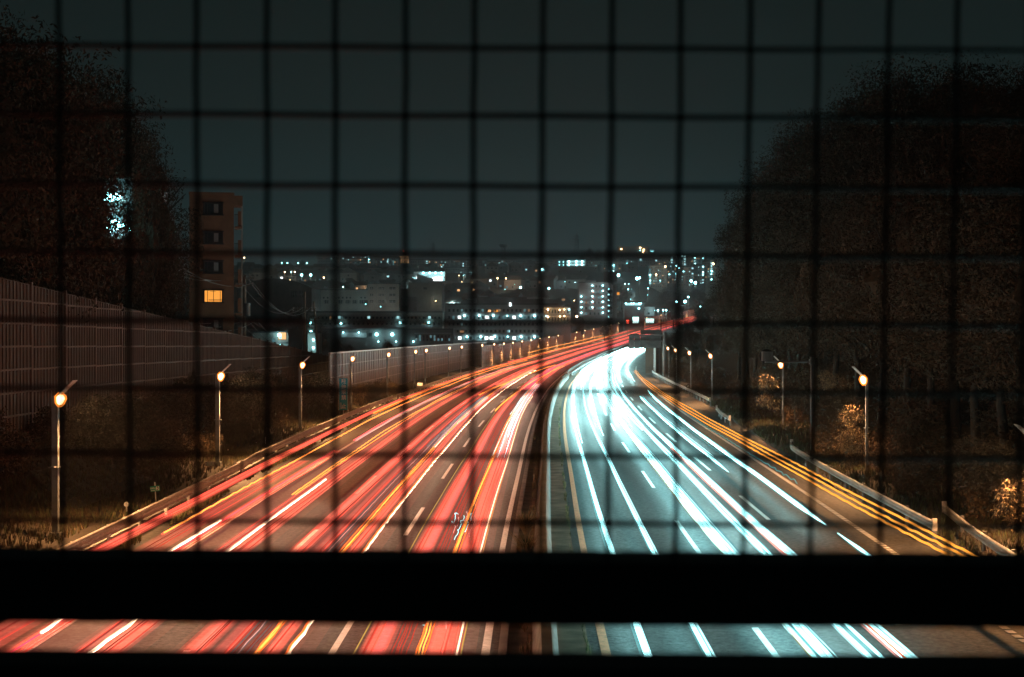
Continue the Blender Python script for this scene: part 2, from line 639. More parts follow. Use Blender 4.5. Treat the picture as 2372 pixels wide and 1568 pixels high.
def guard_rail(label, f, y0, y1, side, prof, z0, gap, group="steel guard rails beside the road"):
    """side +1: road lies to the right."""
    bx, by = f(y0), y0
    t = thing("guard_rail", label, "guard rail", (bx, by, RZ(y0)), 0, group)
    pr = [(x * side, z + z0) for x, z in prof]
    if side < 0:
        pr = pr[::-1]
    mb = MB()
    mb.prism(pr, [((p[0] - bx, p[1] - by, p[2] - RZ(y0)), a) for p, a in path_x(f, y0, y1, .01, 1.0)])
    mb.cur = 1
    q = y0 + .3
    while q < y1:
        for dy in (-.1, .1):
            for dz in (.045, .2, .345):
                mb.box((f(q) - bx + .058 * side, q - by + dy, z0 + dz), (.02, .03, .03))
        q += gap
    mb.build("rail_beam", [mt_galv if side > 0 else mt_galvb, mt_white], t)
    q = y0 + .3
    while q < y1:
        mb = MB()
        mb.tube([(f(q) - bx - .10 * side, q - by, -.3), (f(q) - bx - .10 * side, q - by, z0 + .34)], .07, 10)
        mb.build("post", mt_post if side > 0 else mt_steel, t)
        q += gap
    MB().box((f(y0) - bx - .02 * side, 0, z0 + .2), (.16, .10, .42)).build("end_piece", mt_galv, t)
    MB().box((f(y1) - bx - .02 * side, y1 - by, z0 + .2), (.16, .10, .42)).build("end_piece", mt_galv, t)
    return t


guard_rail("triple-wave guard rail in the left foreground with pale posts", lambda y: LX(y) + 2.45, 12, 71, 1, RAILP, .36, 4)
guard_rail("guard rail on the left verge from the second lamp to the blue sign", lambda y: LX(y) + 2.2 + .4 * sm((78 - y) / 10), 72, 150, 1, RAILP, .36, 4)
guard_rail("far guard rail on the left verge in front of the stained noise wall", lambda y: LX(y) + 2.3, 154, 300, 1, RAILP, .36, 4)
R1 = curve([(48, 14.5), (60, 15.0), (72, 15.6), (80, 16.1), (84, 16.5), (87, 17.1)])
guard_rail("bright guard rail on the right verge beside the amber trail, shining white along its edges", lambda y: R1(y), 49, 86, -1, RAIL2, .42, 4)
R0 = curve([(20, 13.6), (34, 14.2), (41, 14.7), (48, 15.5), (54, 16.4)])
guard_rail("guard rail at the lower right corner bending away into the bushes", lambda y: R0(y), 22, 54, -1, RAIL2, .42, 4)
R2 = curve([(110, 17.0), (120, 17.6), (128, 18.4), (140, 19.2)])
guard_rail("short stub of guard rail between the two longer rails on the right", lambda y: R2(y), 112, 128, -1, RAIL2, .42, 4)
guard_rail("long guard rail on the outside of the right bend, glaring white in the headlights", lambda y: RX(y) - .1, 142, 252, -1, RAIL2, .5, 4)
guard_rail("steel rail along the central strip where the road bends away", lambda y: MX(y) + .02, 238, 640, 1, RAIL2, .75, 6)
guard_rail("low second rail on the headlight side of the central strip at the bend", lambda y: MX(y) + .62, 246, 420, -1, RAIL2, .2, 6)

# ------------------------------------------------------------------ street lamps
def add_lamp_proto(sx, label, loc, group):
    t = thing("street_lamp", label, "street lamp", loc, 0, group)
    wpost = .21 if sx > 0 else .12
    MB().box((0, 0, 2.35), (wpost, wpost, 5.3)).build("lamp_post", mt_lpost, t)
    MB().box((0, 0, 2.51), (wpost + .16, wpost + .16, .02)).box((0, 0, .06), (wpost + .16, wpost + .16, .3)).build("base_plate", mt_lpost, t)
    a = math.atan2(.5, .52)
    MB().box((sx * .40, 0, 5.28), (.80, .55, .025), 0, -a if sx > 0 else a).build("glare_hood", mt_galv, t)
    mb = MB()
    mb.tube([(sx * .14, -.02, 4.62), (sx * .15, -.02, 4.74), (sx * .19, -.02, 4.95), (sx * .24, -.02, 5.08), (sx * .27, -.02, 5.14)], [.08, .17, .22, .15, .05], 16)
    mb.build("lamp_bulb", em['sodium'], t, True)
    ld = bpy.data.lights.new("sodium_light", 'SPOT')
    ld.color = (1, .46, .17)
    ld.energy = 6400 if sx > 0 else 4000
    ld.spot_size = math.radians(160)
    ld.spot_blend = .55
    ld.shadow_soft_size = .12
    lo = put("lamp_light", ld, t, (sx * .85, -.02, 5.0))
    lo.rotation_euler = (0, -sx * math.radians(38), 0)
    return t


LG, RG = "sodium street lamps along the left side", "sodium street lamps along the right side"
yl = [50, 77.8, 106.8, 135, 163, 191, 205, 240, 262, 303, 331, 359, 387, 415, 443, 470, 498, 525, 552, 580, 607, 634, 661, 688, 715, 760, 810, 858, 905, 950, 1000]
lamp = None
for i, y in enumerate(yl):
    loc = (LX(y), y, RZ(y) + (0 if y < 300 else -.0))
    where = ("tall orange street lamp nearest the camera on the left verge, grey square post",
             "second orange street lamp on the left verge, beside the white distance plate",
             "third orange street lamp on the left verge, short of the blue vertical sign",
             "fourth orange street lamp on the left, just past the blue vertical sign")
    lab = where[i] if i < 4 else ("%s orange street lamp of the left row, in front of the stained noise wall" % ORD[i] if y < 300 else
                                  "%s orange street lamp of the left row, along the pale wall on the far bend" % ORD[i] if y < 730 else
                                  "%s orange street lamp of the left row, where the road climbs out of sight" % ORD[i])
    lamp = add_lamp_proto(1, lab, loc, LG) if lamp is None else dup(lamp, loc, lab)
yr = [(46.5, 17.2, -1.35), (70.8, 17.66, 0), (106, 20.2, 0), (150, 21.1, 0), (175, 22.0, 0), (204, 23.6, 0), (232, 25.6, 0)]
lamp = None
for i, (y, x, z) in enumerate(yr):
    lab = ("orange street lamp at the right edge, glowing through leaves", "tall orange street lamp on the right verge with lit leaves beside its post",
           "orange street lamp on the right in front of the round sign back", "fourth orange street lamp from the near end of the right row",
           "fifth orange street lamp from the near end of the right row", "sixth orange street lamp of the right row, close to the gantry",
           "farthest orange street lamp of the right row, at the gantry foot")[i]
    lamp = add_lamp_proto(-1, lab, (x, y, z), RG) if lamp is None else dup(lamp, (x, y, z), lab)

# ------------------------------------------------------------------ noise walls
def noise_wall(name, label, pts, gap, mpan, mpost, rib, rail, top_mat=None, nside=1, cat="noise wall"):
    """pts: function s-> (x, y, zbase, ztop) over parameter list; panel per section, each with ribs."""
    o0 = pts[0]
    t = thing(name, label, cat, (o0[0], o0[1], o0[2]))
    O = Vector(o0[:3])
    cop = MB()
    for i in range(len(pts) - 1):
        a, b = pts[i], pts[i + 1]
        A, B = Vector((a[0], a[1], 0)), Vector((b[0], b[1], 0))
        d = (B - A)
        Lg = d.length
        d.normalize()
        nrm = Vector((d.y, -d.x, 0)) * nside
        mb = MB()

        def pt(s, up, out):
            zb = a[2] + (b[2] - a[2]) * s
            zt = a[3] + (b[3] - a[3]) * s
            q = A + d * (Lg * s) + nrm * out
            return (q.x - O.x, q.y - O.y, min(zt, up) - O.z if up is not None else zt - O.z)
        s0, s1 = .08 / Lg, 1 - .08 / Lg
        zb0, zb1 = a[2] - .6, b[2] - .6
        mb.cur = 0
        vs = [pt(s0, zb0, 0), pt(s1, zb1, 0), pt(s1, None, 0), pt(s0, None, 0), pt(s0, zb0, -.1), pt(s1, zb1, -.1), pt(s1, None, -.1), pt(s0, None, -.1)]
        mb.add(vs, [(0, 1, 2, 3), (5, 4, 7, 6), (0, 4, 5, 1), (3, 2, 6, 7), (0, 3, 7, 4), (1, 5, 6, 2)])
        mb.cur = 1
        nr = max(1, int(Lg / rib))
        for k in range(nr + 1):
            s = s0 + (s1 - s0) * k / nr
            hw = .035 / Lg
            zb = a[2] - .5
            v = [pt(s - hw, zb, .05), pt(s + hw, zb, .05), pt(s + hw, None, .05), pt(s - hw, None, .05), pt(s - hw, zb, 0), pt(s + hw, zb, 0), pt(s + hw, None, 0), pt(s - hw, None, 0)]
            v = [(p[0], p[1], p[2] - (.05 if j in (2, 3, 6, 7) else 0)) for j, p in enumerate(v)]
            mb.add(v, [(0, 1, 2, 3), (0, 4, 5, 1), (3, 2, 6, 7), (0, 3, 7, 4), (1, 5, 6, 2)])
        z = min(a[2], b[2]) + rail
        while z < max(a[3], b[3]) - .1:
            # keep the rail where the panel reaches it
            sa, sb = s0, s1
            if z > min(a[3], b[3]) - .1:
                q = (z + .1 - a[3]) / (b[3] - a[3])
                if a[3] > b[3]:
                    sb = min(sb, q)
                else:
                    sa = max(sa, q)
            if sb > sa + .03:
                v = [pt(sa, z, .07), pt(sb, z, .07), pt(sb, z + .09, .07), pt(sa, z + .09, .07), pt(sa, z, 0), pt(sb, z, 0), pt(sb, z + .09, 0), pt(sa, z + .09, 0)]
                mb.add(v, [(0, 1, 2, 3), (0, 4, 5, 1), (3, 2, 6, 7), (0, 3, 7, 4), (1, 5, 6, 2)])
            z += rail
        mb.build("panel", [mpan, mpost], t)
        pb = MB()
        h = a[3] + .12 - a[2] + .8
        pb.box((A.x - O.x, A.y - O.y, a[2] - .8 + h / 2 - O.z), (.16, .16, h), math.atan2(d.y, d.x))
        pb.build("wall_post", mpost, t)
        if top_mat:
            v = [pt(0, None, .1), pt(1, None, .1), pt(1, None, -.16), pt(0, None, -.16)]
            v = [(p[0], p[1], p[2] + .01) for p in v] + [(p[0], p[1], p[2] + .16) for p in v]
            cop.add(v, [(0, 1, 5, 4), (1, 2, 6, 5), (2, 3, 7, 6), (3, 0, 4, 7), (4, 5, 6, 7), (3, 2, 1, 0)])
    if top_mat:
        cop.build("coping", top_mat, t)
    return t


pts = []
y = 30.0
while y < 186:
    pts.append((-22.0, y, wall_base(y), 9.62 - .0462 * (y - 61) if y < 171 else 4.53))
    y += 5.0 if y < 120 else 4.0
noise_wall("noise_wall", "dark brown slatted noise wall stepping down along the left embankment", pts, 4, mt_wallAp, mt_wallA, .42, 1.02)
pts = []
y = 140.0
while y < 346:
    off = 2.8 + 0.0 * y
    pts.append((LX(y) - off, y, .55, 5.22))
    y += 4.0
noise_wall("noise_wall", "streaky stained noise wall with a pale coping behind the middle lamps", pts, 4, mt_wallB, mt_wallCp, 2.0, 1.15, mt_coping)
pts = []
y = 308.0
while y < 720:
    pts.append((LX(y) - .5, y, RZ(y) - .2, RZ(y) + 4.75))
    y += 5.0
noise_wall("noise_wall", "pale gridded noise wall glowing pink along the far bend", pts, 5, mt_wallC, mt_wallCp, 1.25, .95)
pts = []
y = 775.0
while y < 1120:
    pts.append((LX(y) - 1.2, y, RZ(y) - .3, RZ(y) + 4.6))
    y += 9.0
noise_wall("noise_wall", "distant brown noise wall where the road climbs to the right", pts, 9, mt_wallC, mt_wallCp, 3, 1.2)
pts = []
y = 254.0
while y < 420:
    pts.append((RX(y) + .5, y, RZ(y) + .1, RZ(y) + 5.0))
    y += 5.0
noise_wall("noise_wall", "white noise wall right of the road behind the gantry, bleached by headlights", pts, 5, mt_wallR, mt_wallR, 2.5, 1.2, None, -1)
t = thing("concrete_parapet", "low concrete parapet at the foot of the pale wall on the far bend", "road barrier", (LX(330), 330, 0))
mb = MB()
mb.prism([(-.2, 0), (.2, 0), (.1, .95), (-.1, .95)], [((p[0] - LX(330), p[1] - 330, p[2]), a) for p, a in path_x(lambda y: LX(y) + 2.6, 318, 900, .01, 3)])
mb.build("parapet_body", mt_conc, t)

# ------------------------------------------------------------------ light trails of the passing traffic
def strand(f, z, rx, rz, y0, y1, wob=0, ph=0., taper0=0, zf=None, lat=0., k=6):
    yy = []
    y = y0
    while y < y1:
        yy.append(y)
        st = max(.6, y * .011)
        if wob and y < 170:
            st = .28 + .0015 * y
        y += st
    yy.append(y1)
    yy = np.array(yy)
    xx = f(yy)
    zz = RZ(yy) + z
    slow = .03 * np.sin(yy / 9.0 + ph) + .018 * np.sin(yy / 3.7 + ph * 2)
    zz = zz + slow * .7
    xx = xx + (lat if lat else .02) * np.sin(yy / 14.0 + ph)
    if wob:
        zz = zz + wob * (np.sin(yy * 2 * math.pi / 2.1 + ph + 1.5 * np.sin(yy / 3.3)) + .6 * np.sin(yy * 2 * math.pi / 1.13 + ph * 1.7 + np.sin(yy / 2.1))) * (.6 + .4 * np.sin(yy / 5 + ph))
        xx = xx + .4 * wob * np.sin(yy * 2 * math.pi / 1.9 + ph)
    g = np.ones_like(yy)
    if taper0:
        g = np.clip((yy - y0) / taper0, .08, 1) ** .7 * np.clip((y1 - yy) / 6 + .1, .1, 1)
    a = np.linspace(0, 2 * math.pi, k, endpoint=False)
    V = np.empty((len(yy), k, 3))
    V[:, :, 0] = xx[:, None] + np.cos(a)[None] * (rx * g)[:, None]
    V[:, :, 1] = yy[:, None]
    V[:, :, 2] = zz[:, None] + np.sin(a)[None] * (rz * g)[:, None]
    nn = len(yy)
    i = np.arange(nn - 1)[:, None] * k
    j = np.arange(k)[None]
    j2 = (j + 1) % k
    Q = np.stack([i + j, i + j2, i + k + j2, i + k + j], -1).reshape(-1, 4)
    return V.reshape(-1, 3), Q, k, nn


def strand_obj(mat, parent, origin, args):
    V, Q, k, nn = strand(**args)
    V = V - np.array(origin)
    me = bpy.data.meshes.new("light_strand")
    me.from_pydata(V.tolist(), [], Q.tolist() + [list(range(k))[::-1], [(nn - 1) * k + q for q in range(k)]])
    me.materials.append(mat)
    return put("light_strand", me, parent)


def lf(o, o2=None):
    if o2 is None:
        return lambda y: MX(y) + o * (MX(y) - LX(y)) / 17.0
    return lambda y: MX(y) + (o + (o2 - o) * np.clip((y - 40) / 200, -.2, 1.3)) * (MX(y) - LX(y)) / 17.0


def rf(o, o2=None):
    if o2 is None:
        return lambda y: MX(y) + o
    return lambda y: MX(y) + o + (o2 - o) * np.clip((y - 40) / 200, -.2, 1.3)


TRG = {"t": "red and amber light trails of departing traffic", "h": "white light trails of oncoming traffic"}


def trail(kind, label, strands, y0, y1, side=None):
    """strands: (offset or (near, far), height, half width, half height, colour, wobble)"""
    s = -1 if kind == "t" else 1
    o0 = strands[0][0]
    f0 = (lf if s < 0 else rf)(*(o0 if isinstance(o0, tuple) else (o0,)))
    org = (float(f0(np.array([y0]))[0]), y0, 0)
    t = thing("light_trail", label, "light trail", org, 0, TRG[kind])
    strands = list(strands) + [(q[0], q[1], q[2] * 1.5 + .02, q[3] * 1.5 + .02, 'halo~') + tuple(q[5:]) for q in strands if q[4] == 'white']
    for q in strands:
        o, z, rx, rz, c = q[:5]
        wob = q[5] if len(q) > 5 else 0
        tap = q[6] if len(q) > 6 else 0
        a0 = q[7] if len(q) > 7 else y0
        a1 = q[8] if len(q) > 8 else y1
        f = (lf if s < 0 else rf)(*(o if isinstance(o, tuple) else (o,)))
        strand_obj(em[c], t, org, dict(f=f, z=z, rx=rx, rz=rz, y0=a0, y1=a1, wob=wob, ph=random.random() * 6, taper0=tap))
    return t


def band(o, wd, z, h, cols, n=None, gapf=.8):
    """a lamp-wide band: soft overlapping light with a few crisp threads in it"""
    n = n or len(cols)
    base = max(set(cols), key=cols.count)
    sh = lambda d: (o[0] + d, o[1] + d) if isinstance(o, tuple) else o + d
    h = h * .6
    out = []
    for q, sc in enumerate((1.25, 1.0, .8, .6, .4)):
        cc = base if q < 3 or random.random() < .5 else random.choice(cols)
        out.append((sh(random.uniform(-.06, .06) * q * wd), z, wd * sc / 2, h * (1 - .1 * q), cc + '~'))
    for i in range(max(3, n // 2)):
        out.append((sh(random.uniform(-.48, .48) * wd), z + random.uniform(-.02, .02), random.uniform(.006, .022), .012, random.choice(cols)))
    return out


NEAR, FAR = 9.0, 980.0
# lane by the median
trail("t", "pale yellow thread of light hugging the solid line left of the median", [(-1.82, .75, .022, .022, 'pale'), (-1.76, .72, .015, .015, 'gold')], NEAR, 150)
trail("t", "broad coral and magenta band beside the pale thread near the median",
      band(-2.12, .62, .8, .035, ['deep', 'coral', 'coral', 'magenta', 'coral', 'deep', 'coral', 'coral'], 10, .95), NEAR, FAR)
trail("t", "four parallel orange threads down the middle of the lane next to the median",
      [(-2.62 + .05 * i, .82, .016, .018, c, .012) for i, c in enumerate(['orange', 'yellow', 'yellow', 'orange'])], NEAR, 360)
trail("t", "five fine dark red threads left of the orange group next to the median", [(-3.12 + .07 * i, .85, .012, .014, 'deep', .01) for i in range(5)], NEAR, 130)
trail("t", "wide coral band with a magenta streak on the left of the lane by the median",
      band(-3.52, .50, .8, .04, ['dim', 'deep', 'magenta', 'pink', 'coral', 'coral', 'coral', 'deep'], 9, .98), NEAR, FAR)
trail("t", "dull gold thread just right of the first dashed line", [(-3.98, .7, .016, .016, 'gold')], NEAR, 190)
trail("t", "frothy pale pink cluster of short threads near the median before the bend",
      [(-2.2, .8, .42, .05, 'rose~', 0, 45), (-2.3, .8, .25, .05, 'rose~', 0, 35), (-2.1, .8, .15, .05, 'frost~', 0, 30)]
      + [(-1.9 - .11 * i, .75 + .1 * random.random(), .014, .014, c, .03) for i, c in enumerate(['rose', 'white2', 'rose', 'pink', 'white2', 'rose', 'white2'])]
      + [(-2.0 - .17 * i, .7 + .25 * random.random(), .016, .016, 'white2', .07, 0, 78 + 9 * i, 112 + 13 * i) for i in range(5)], 74, 185)
trail("t", "handful of short white squiggles low in the lane beside the median", [(-2.35 - .13 * i, .75 + .1 * (i % 3), .010, .010, 'white2' if i % 2 else 'rose', .09, 0, 45 + .8 * (i % 3), 49.5 + .7 * (i % 2)) for i in range(6)], 45, 50)
trail("t", "curl of short white squiggles seen between the two black rails", [(-2.25 - .14 * i, .7 + .1 * (i % 3), .009, .009, 'white2' if i % 2 else 'rose', .07, 0, 31.2 + .4 * (i % 3), 33.2) for i in range(6)], 31, 33.4)
# middle lane
trail("t", "pale cream thread on the right side of the middle lane", [(-5.33, .7, .028, .028, 'pale', .02), (-5.38, .7, .03, .03, 'orange', .02)], NEAR, 260)
trail("t", "coral band just left of the cream thread in the middle lane", band(-5.58, .30, .8, .04, ['coral', 'deep', 'coral', 'coral', 'deep'], 5, .9), NEAR, FAR)
trail("t", "four close yellow threads in the middle lane", [(-5.92 + .045 * i, .85, .015, .016, c, .012) for i, c in enumerate(['orange', 'yellow', 'yellow', 'orange'])], NEAR, 330)
trail("t", "fan of faint grey-teal threads in the middle lane", [(-6.32 + .062 * i, .9, .009, .01, c, .01) for i, c in enumerate(['greyteal', 'dim', 'rose', 'greyteal', 'dim', 'greyteal', 'dim'])], NEAR, 120)
trail("t", "narrower coral band left of the teal threads in the middle lane", band(-6.62, .36, .8, .04, ['coral', 'deep', 'coral', 'deep', 'dim', 'dim'], 6, .95), NEAR, FAR)
trail("t", "wide coral band on the left side of the middle lane", band(-7.22, .50, .8, .04, ['pink', 'coral', 'coral', 'coral', 'deep', 'deep', 'dim', 'dim'], 8, .98), NEAR, FAR)
trail("t", "pale white streak hovering over the middle lane before the bend",
      [(-6.1, .7, .40, .05, 'frost~', 0, 45), (-6.0, .7, .26, .05, 'rose~', 0, 35), (-5.95, .7, .14, .05, 'frost~', 0, 30)]
      + [(-6.0 - .13 * i, .7, .014, .014, c, .01) for i, c in enumerate(['white2', 'rose', 'greyteal', 'teal'])], 82, 150)
trail("t", "second pale streak over the middle lane farther on", [(-5.7, .8, .35, .05, 'rose~', 0, 30), (-5.6, .8, .2, .05, 'frost~', 0, 30)], 150, 260)
# outer lane
trail("t", "coral band with a pale yellow core in the outer left lane", band(-8.95, .55, .8, .04, ['coral', 'coral', 'deep', 'coral', 'dim', 'dim'], 8, .98)
      + [(-9.22, .86, .03, .035, 'pale', .01, 0, NEAR, 62)], NEAR, FAR)
trail("t", "pair of rippling yellow threads in the outer left lane", [(-9.72, .75, .026, .026, 'yellow', .016), (-9.88, .8, .022, .022, 'yellow', .020)], 57, 330)
trail("t", "dim red band left of the rippling yellow pair", band(-9.5, .42, .8, .04, ['dim', 'deep', 'dim', 'coral', 'dim'], 5, .9), NEAR, FAR)
trail("t", "bright coral band with magenta edge and cream core at the left lane edge",
      band(-10.85, .42, .8, .05, ['coral', 'coral', 'coral', 'coral', 'magenta', 'magenta'], 6, 1.0) + [(-10.8, .9, .03, .035, 'pale', .012, 0, 30, 48)], NEAR, 78)
trail("t", "pink line of light over the left edge line beyond the blue sign", [(-11.2, .5, .05, .05, 'rose'), (-11.35, .5, .03, .03, 'pink')], 90, 300)
trail("t", "rippling yellow thread just inside the outermost red band", [(-12.2, .75, .026, .026, 'yellow', .020), (-12.27, .7, .035, .03, 'coral', .016)], 46, 360)
trail("t", "second rippling orange thread running beside the outermost red band", [(-12.45, .95, .03, .03, 'orange', .022), (-12.5, 1.0, .026, .026, 'yellow', .022)], 112, 380)
trail("t", "outermost broad coral band along the grass on the left", band(-12.85, .5, .95, .03, ['deep', 'coral', 'deep', 'coral', 'deep', 'coral'], 9, .95), 30, FAR)
trail("t", "dull dark red sheet of threads on the left hard shoulder", band(-12.2, .9, .5, .02, ['dim', 'deep', 'dim'], 9, .55), 22, 75)
# far bend only
trail("t", "hot magenta ribbon on the far bend nearest the median", band(-3.1, 1.1, .8, .05, ['magenta', 'coral', 'magenta', 'pink', 'magenta', 'coral'], 6, .7), 165, FAR)
trail("t", "flame orange ribbon in the middle of the far bend", band(-6.3, 1.3, .8, .05, ['coral', 'orange', 'coral', 'rose', 'coral'], 6, .7), 180, FAR)
trail("t", "red ribbon on the outside of the far bend", band(-9.6, 1.3, .8, .05, ['coral', 'dim', 'coral', 'orange', 'coral'], 6, .65), 190, FAR)
trail("t", "golden thread weaving from the outer lane inward on the bend", [((-9.2, -5.0), .8, .04, .04, 'yellow', .03), ((-9.4, -5.2), .8, .03, .03, 'orange', .03)], 150, 300)
trail("t", "golden thread drifting from the middle lane towards the median on the bend", [((-5.0, -2.6), .8, .045, .045, 'yellow', .03)], 120, 290)
trail("t", "upper of two golden threads along the foot of the pale wall", [(-14.6, 1.9, .07, .07, 'yellow', .022)], 400, 640)
trail("t", "lower of two golden threads along the foot of the pale wall", [(-14.0, .9, .08, .08, 'yellow', .022)], 390, 660)
trail("t", "red ribbon grazing the foot of the pale wall", band(-14.2, .8, .8, .06, ['coral', 'deep', 'coral'], 3, .8), 330, FAR)

for o, nm in ((-3.0, "lane beside the median"), (-6.4, "middle departing lane"), (-10.0, "outer departing lane")):  # glowing sheets added over each lane to imitate reddish haze
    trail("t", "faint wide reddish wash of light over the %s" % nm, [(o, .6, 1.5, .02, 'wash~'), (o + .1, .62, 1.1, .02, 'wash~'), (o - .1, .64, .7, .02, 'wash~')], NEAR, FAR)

# oncoming side
W = 'white'
trail("h", "pencil-straight white trail nearest the median on the oncoming side", [(2.05, .65, .062, .06, W), (2.13, .66, .02, .02, 'white2')], NEAR, 520)
trail("h", "second white trail from the median on the oncoming side", [(3.32, .65, .055, .055, W), (3.42, .67, .025, .025, 'white2')], NEAR, 520)
trail("h", "thick white trail by the median that ends before the bend", [((2.25, 2.25), .65, .13, .10, 'glare', 0, 40)], 86, 520)
trail("h", "thick white trail left of the first dashed line that ends before the bend", [((3.5, 4.6), .65, .15, .11, 'glare', 0, 40)], 92, 520)
trail("h", "bundle of white threads along the near edge of the middle oncoming lane",
      [((5.42, 5.6), .68, .055, .05, W), ((5.56, 5.75), .7, .05, .05, W), ((5.70, 5.95), .7, .035, .035, W), ((5.82, 6.1), .7, .012, .012, 'white2'), ((5.86, 6.15), .7, .010, .01, 'teal'), ((5.30, 5.5), .7, .014, .014, 'gold', 0, 0, NEAR, 90)], NEAR, 520)
trail("h", "pair of thin white trails in the middle oncoming lane", [((6.62, 7.3), .65, .04, .04, W), ((6.78, 7.4), .65, .03, .03, W), ((6.52, 7.2), .65, .012, .012, 'white2')], NEAR, 520)
trail("h", "copper thread between the white trails of the middle oncoming lane", [((6.98, 7.5), .8, .03, .03, 'rose'), ((7.05, 7.55), .8, .02, .02, 'orange')], NEAR, 80)
trail("h", "stout white trail on the far side of the middle oncoming lane", [((7.32, 7.9), .65, .085, .075, W), ((7.45, 8.0), .66, .03, .03, 'white2')], NEAR, 520)
trail("h", "wide white glare trail in the middle oncoming lane, left half", [((5.6, 5.4), .65, .20, .12, 'glare', 0, 46)], 92, 520)
trail("h", "wide white glare trail in the middle oncoming lane, right half", [((6.7, 6.5), .65, .22, .12, 'glare', 0, 52)], 97, 520)
trail("h", "white trail in the outer oncoming lane that stops short of the bottom", [((9.65, 11.6), .65, .075, .07, W, 0, 6)], 48.7, 168)
trail("h", "short detached white dash low in the outer oncoming lane", [((9.62, 11.5), .65, .06, .065, W, 0, 2.5)], 40.8, 46.6)
trail("h", "shorter white trail left of the long one in the outer oncoming lane", [((8.6, 9.9), .65, .06, .06, W, 0, 6), ((8.75, 10.1), .7, .02, .02, 'white2', 0, 3, 75, 150)], 67.5, 152)
trail("h", "rippling thin blue thread over the outer oncoming lane", [((10.6, 12.0), .9, .018, .018, 'teal', .04)], 60, 160)
trail("h", "thin blue thread between two white trails of the outer oncoming lane", [((9.1, 10.4), .9, .016, .016, 'teal', .04)], 70, 150)
trail("h", "broad white trail of the outer oncoming lane that fades at the bend, left one", [((8.7, 8.6), .65, .17, .12, 'glare', 0, 70)], 196, 520)
trail("h", "broad white trail of the outer oncoming lane that fades at the bend, right one", [((10.8, 10.4), .65, .17, .12, 'glare', 0, 70)], 200, 520)
trail("h", "white trail filling the middle of the bend by the median", [((2.9, 3.2), .65, .2, .14, 'glare', 0, 55)], 170, 520)
trail("h", "white trail filling the middle of the bend between the dashed lines", [((7.4, 7.4), .65, .2, .14, 'glare', 0, 55)], 180, 520)
trail("h", "triple amber trail of side lamps along the right hard shoulder",
      [((11.62, 11.3), .82, .035, .035, 'amber', .012), ((11.80, 11.45), .94, .035, .035, 'amber', .012), ((11.98, 11.6), 1.06, .035, .035, 'amber', .012)], 14, 246)

# ------------------------------------------------------------------ signs
def text_mesh(s, size, mat, parent, loc, name="lettering", align='CENTER', bold=0.0):
    cu = bpy.data.curves.new("lettering", 'FONT')
    cu.body = s
    cu.size = size
    cu.align_x = align
    cu.align_y = 'CENTER'
    cu.extrude = .004
    cu.offset = bold
    tmp = bpy.data.objects.new("tmp", cu)
    C.objects.link(tmp)
    dg = bpy.context.evaluated_depsgraph_get()
    me = bpy.data.meshes.new_from_object(tmp.evaluated_get(dg))
    bpy.data.objects.remove(tmp)
    me.materials.clear()
    me.materials.append(mat)
    me.transform(Matrix.Rotation(math.radians(90), 4, 'X'))
    return put(name, me, parent, loc)


# blue vertical no-parking sign, two panels
Z = 124
k = Z / F
b0 = P(795.5, 958, Z)
t = thing("vertical_sign", "tall blue two-panel road sign with white characters on the left verge", "road sign", (b0.x, b0.y, b0.z - .1))
MB().tube([(0, .08, -.4), (0, .08, 3.0)], .05, 10).build("sign_post", mt_galv, t)
for yt, yb, chars in ((876.5, 912.7, ("駐", "停", "車")), (913.6, 949.8, ("禁", "止"))):
    zc = CAM_Z - ((yt + yb) / 2 - HY) * k - t.location.z
    h = (yb - yt) * k
    pn = MB().box((0, 0, zc), (21 * k, .05, h)).build("sign_panel", mt_teal, t)
    for i, c in enumerate(chars):
        zz = zc + h / 2 - h * (i + .5) / len(chars) + (-.09 if len(chars) == 3 else (.02 if i == 0 else -.06))
        text_mesh(c, .44, mt_white, pn, (.03, -.03, zz + .03), bold=.007)
    if len(chars) == 2:
        q = MB()
        for a in range(2):
            for bq in range(9):
                q.box((-.28 + a * .09, -.028, zc - .05 - bq * .062), (.045, .006, .042))
        q.build("small_lettering", mt_white, pn)
    fr = MB()
    for sx in (-1, 1):
        fr.box((sx * 10.3 * k, -.03, zc), (.03, .012, h - .02))
    fr.build("panel_edge", mt_white, pn)

# small green phone sign
Z = 61
b0 = P(359, 1160, Z)
k = Z / F
t = thing("phone_sign", "small green sign reading 300m with a telephone handset behind the left guard rail", "road sign", (b0.x, b0.y, b0.z - .2))
MB().tube([(.06, .03, -.3), (-.02, .03, 1.0)], .025, 8).build("sign_post", mt_post, t)
pn = MB().box((0, 0, .72), (.40, .02, .235), 0, math.radians(-7)).build("sign_panel", mt_green, t)
lt = text_mesh("300m", .115, mt_white, pn, (-.085, -.016, .735))
lt.rotation_euler = (0, math.radians(-7), 0)
q = MB()
q.box((-.08, -.016, .635), (.17, .008, .018), 0, math.radians(-7))
q.box((-.15, -.016, .640), (.06, .008, .016), 0, math.radians(-35))
for i in range(3):
    q.box((-.08 + i * .05, -.016, .652 + .006 * i), (.02, .008, .03))
q.build("arrow_mark", mt_white, pn)
q = MB().box((.115, -.014, .735), (.13, .008, .17), 0, math.radians(-7)).build("white_field", mt_white, pn)
q = MB().tube([(.085 + .055 * math.sin(a), -.022, .735 + .06 * math.cos(a)) for a in [math.radians(x) for x in range(20, 165, 12)]], .014, 6)
q.box((.11, -.022, .795), (.045, .01, .03), 0, math.radians(20)).box((.105, -.022, .678), (.045, .01, .03), 0, math.radians(-20))
q.build("handset_symbol", mt_frame, pn)

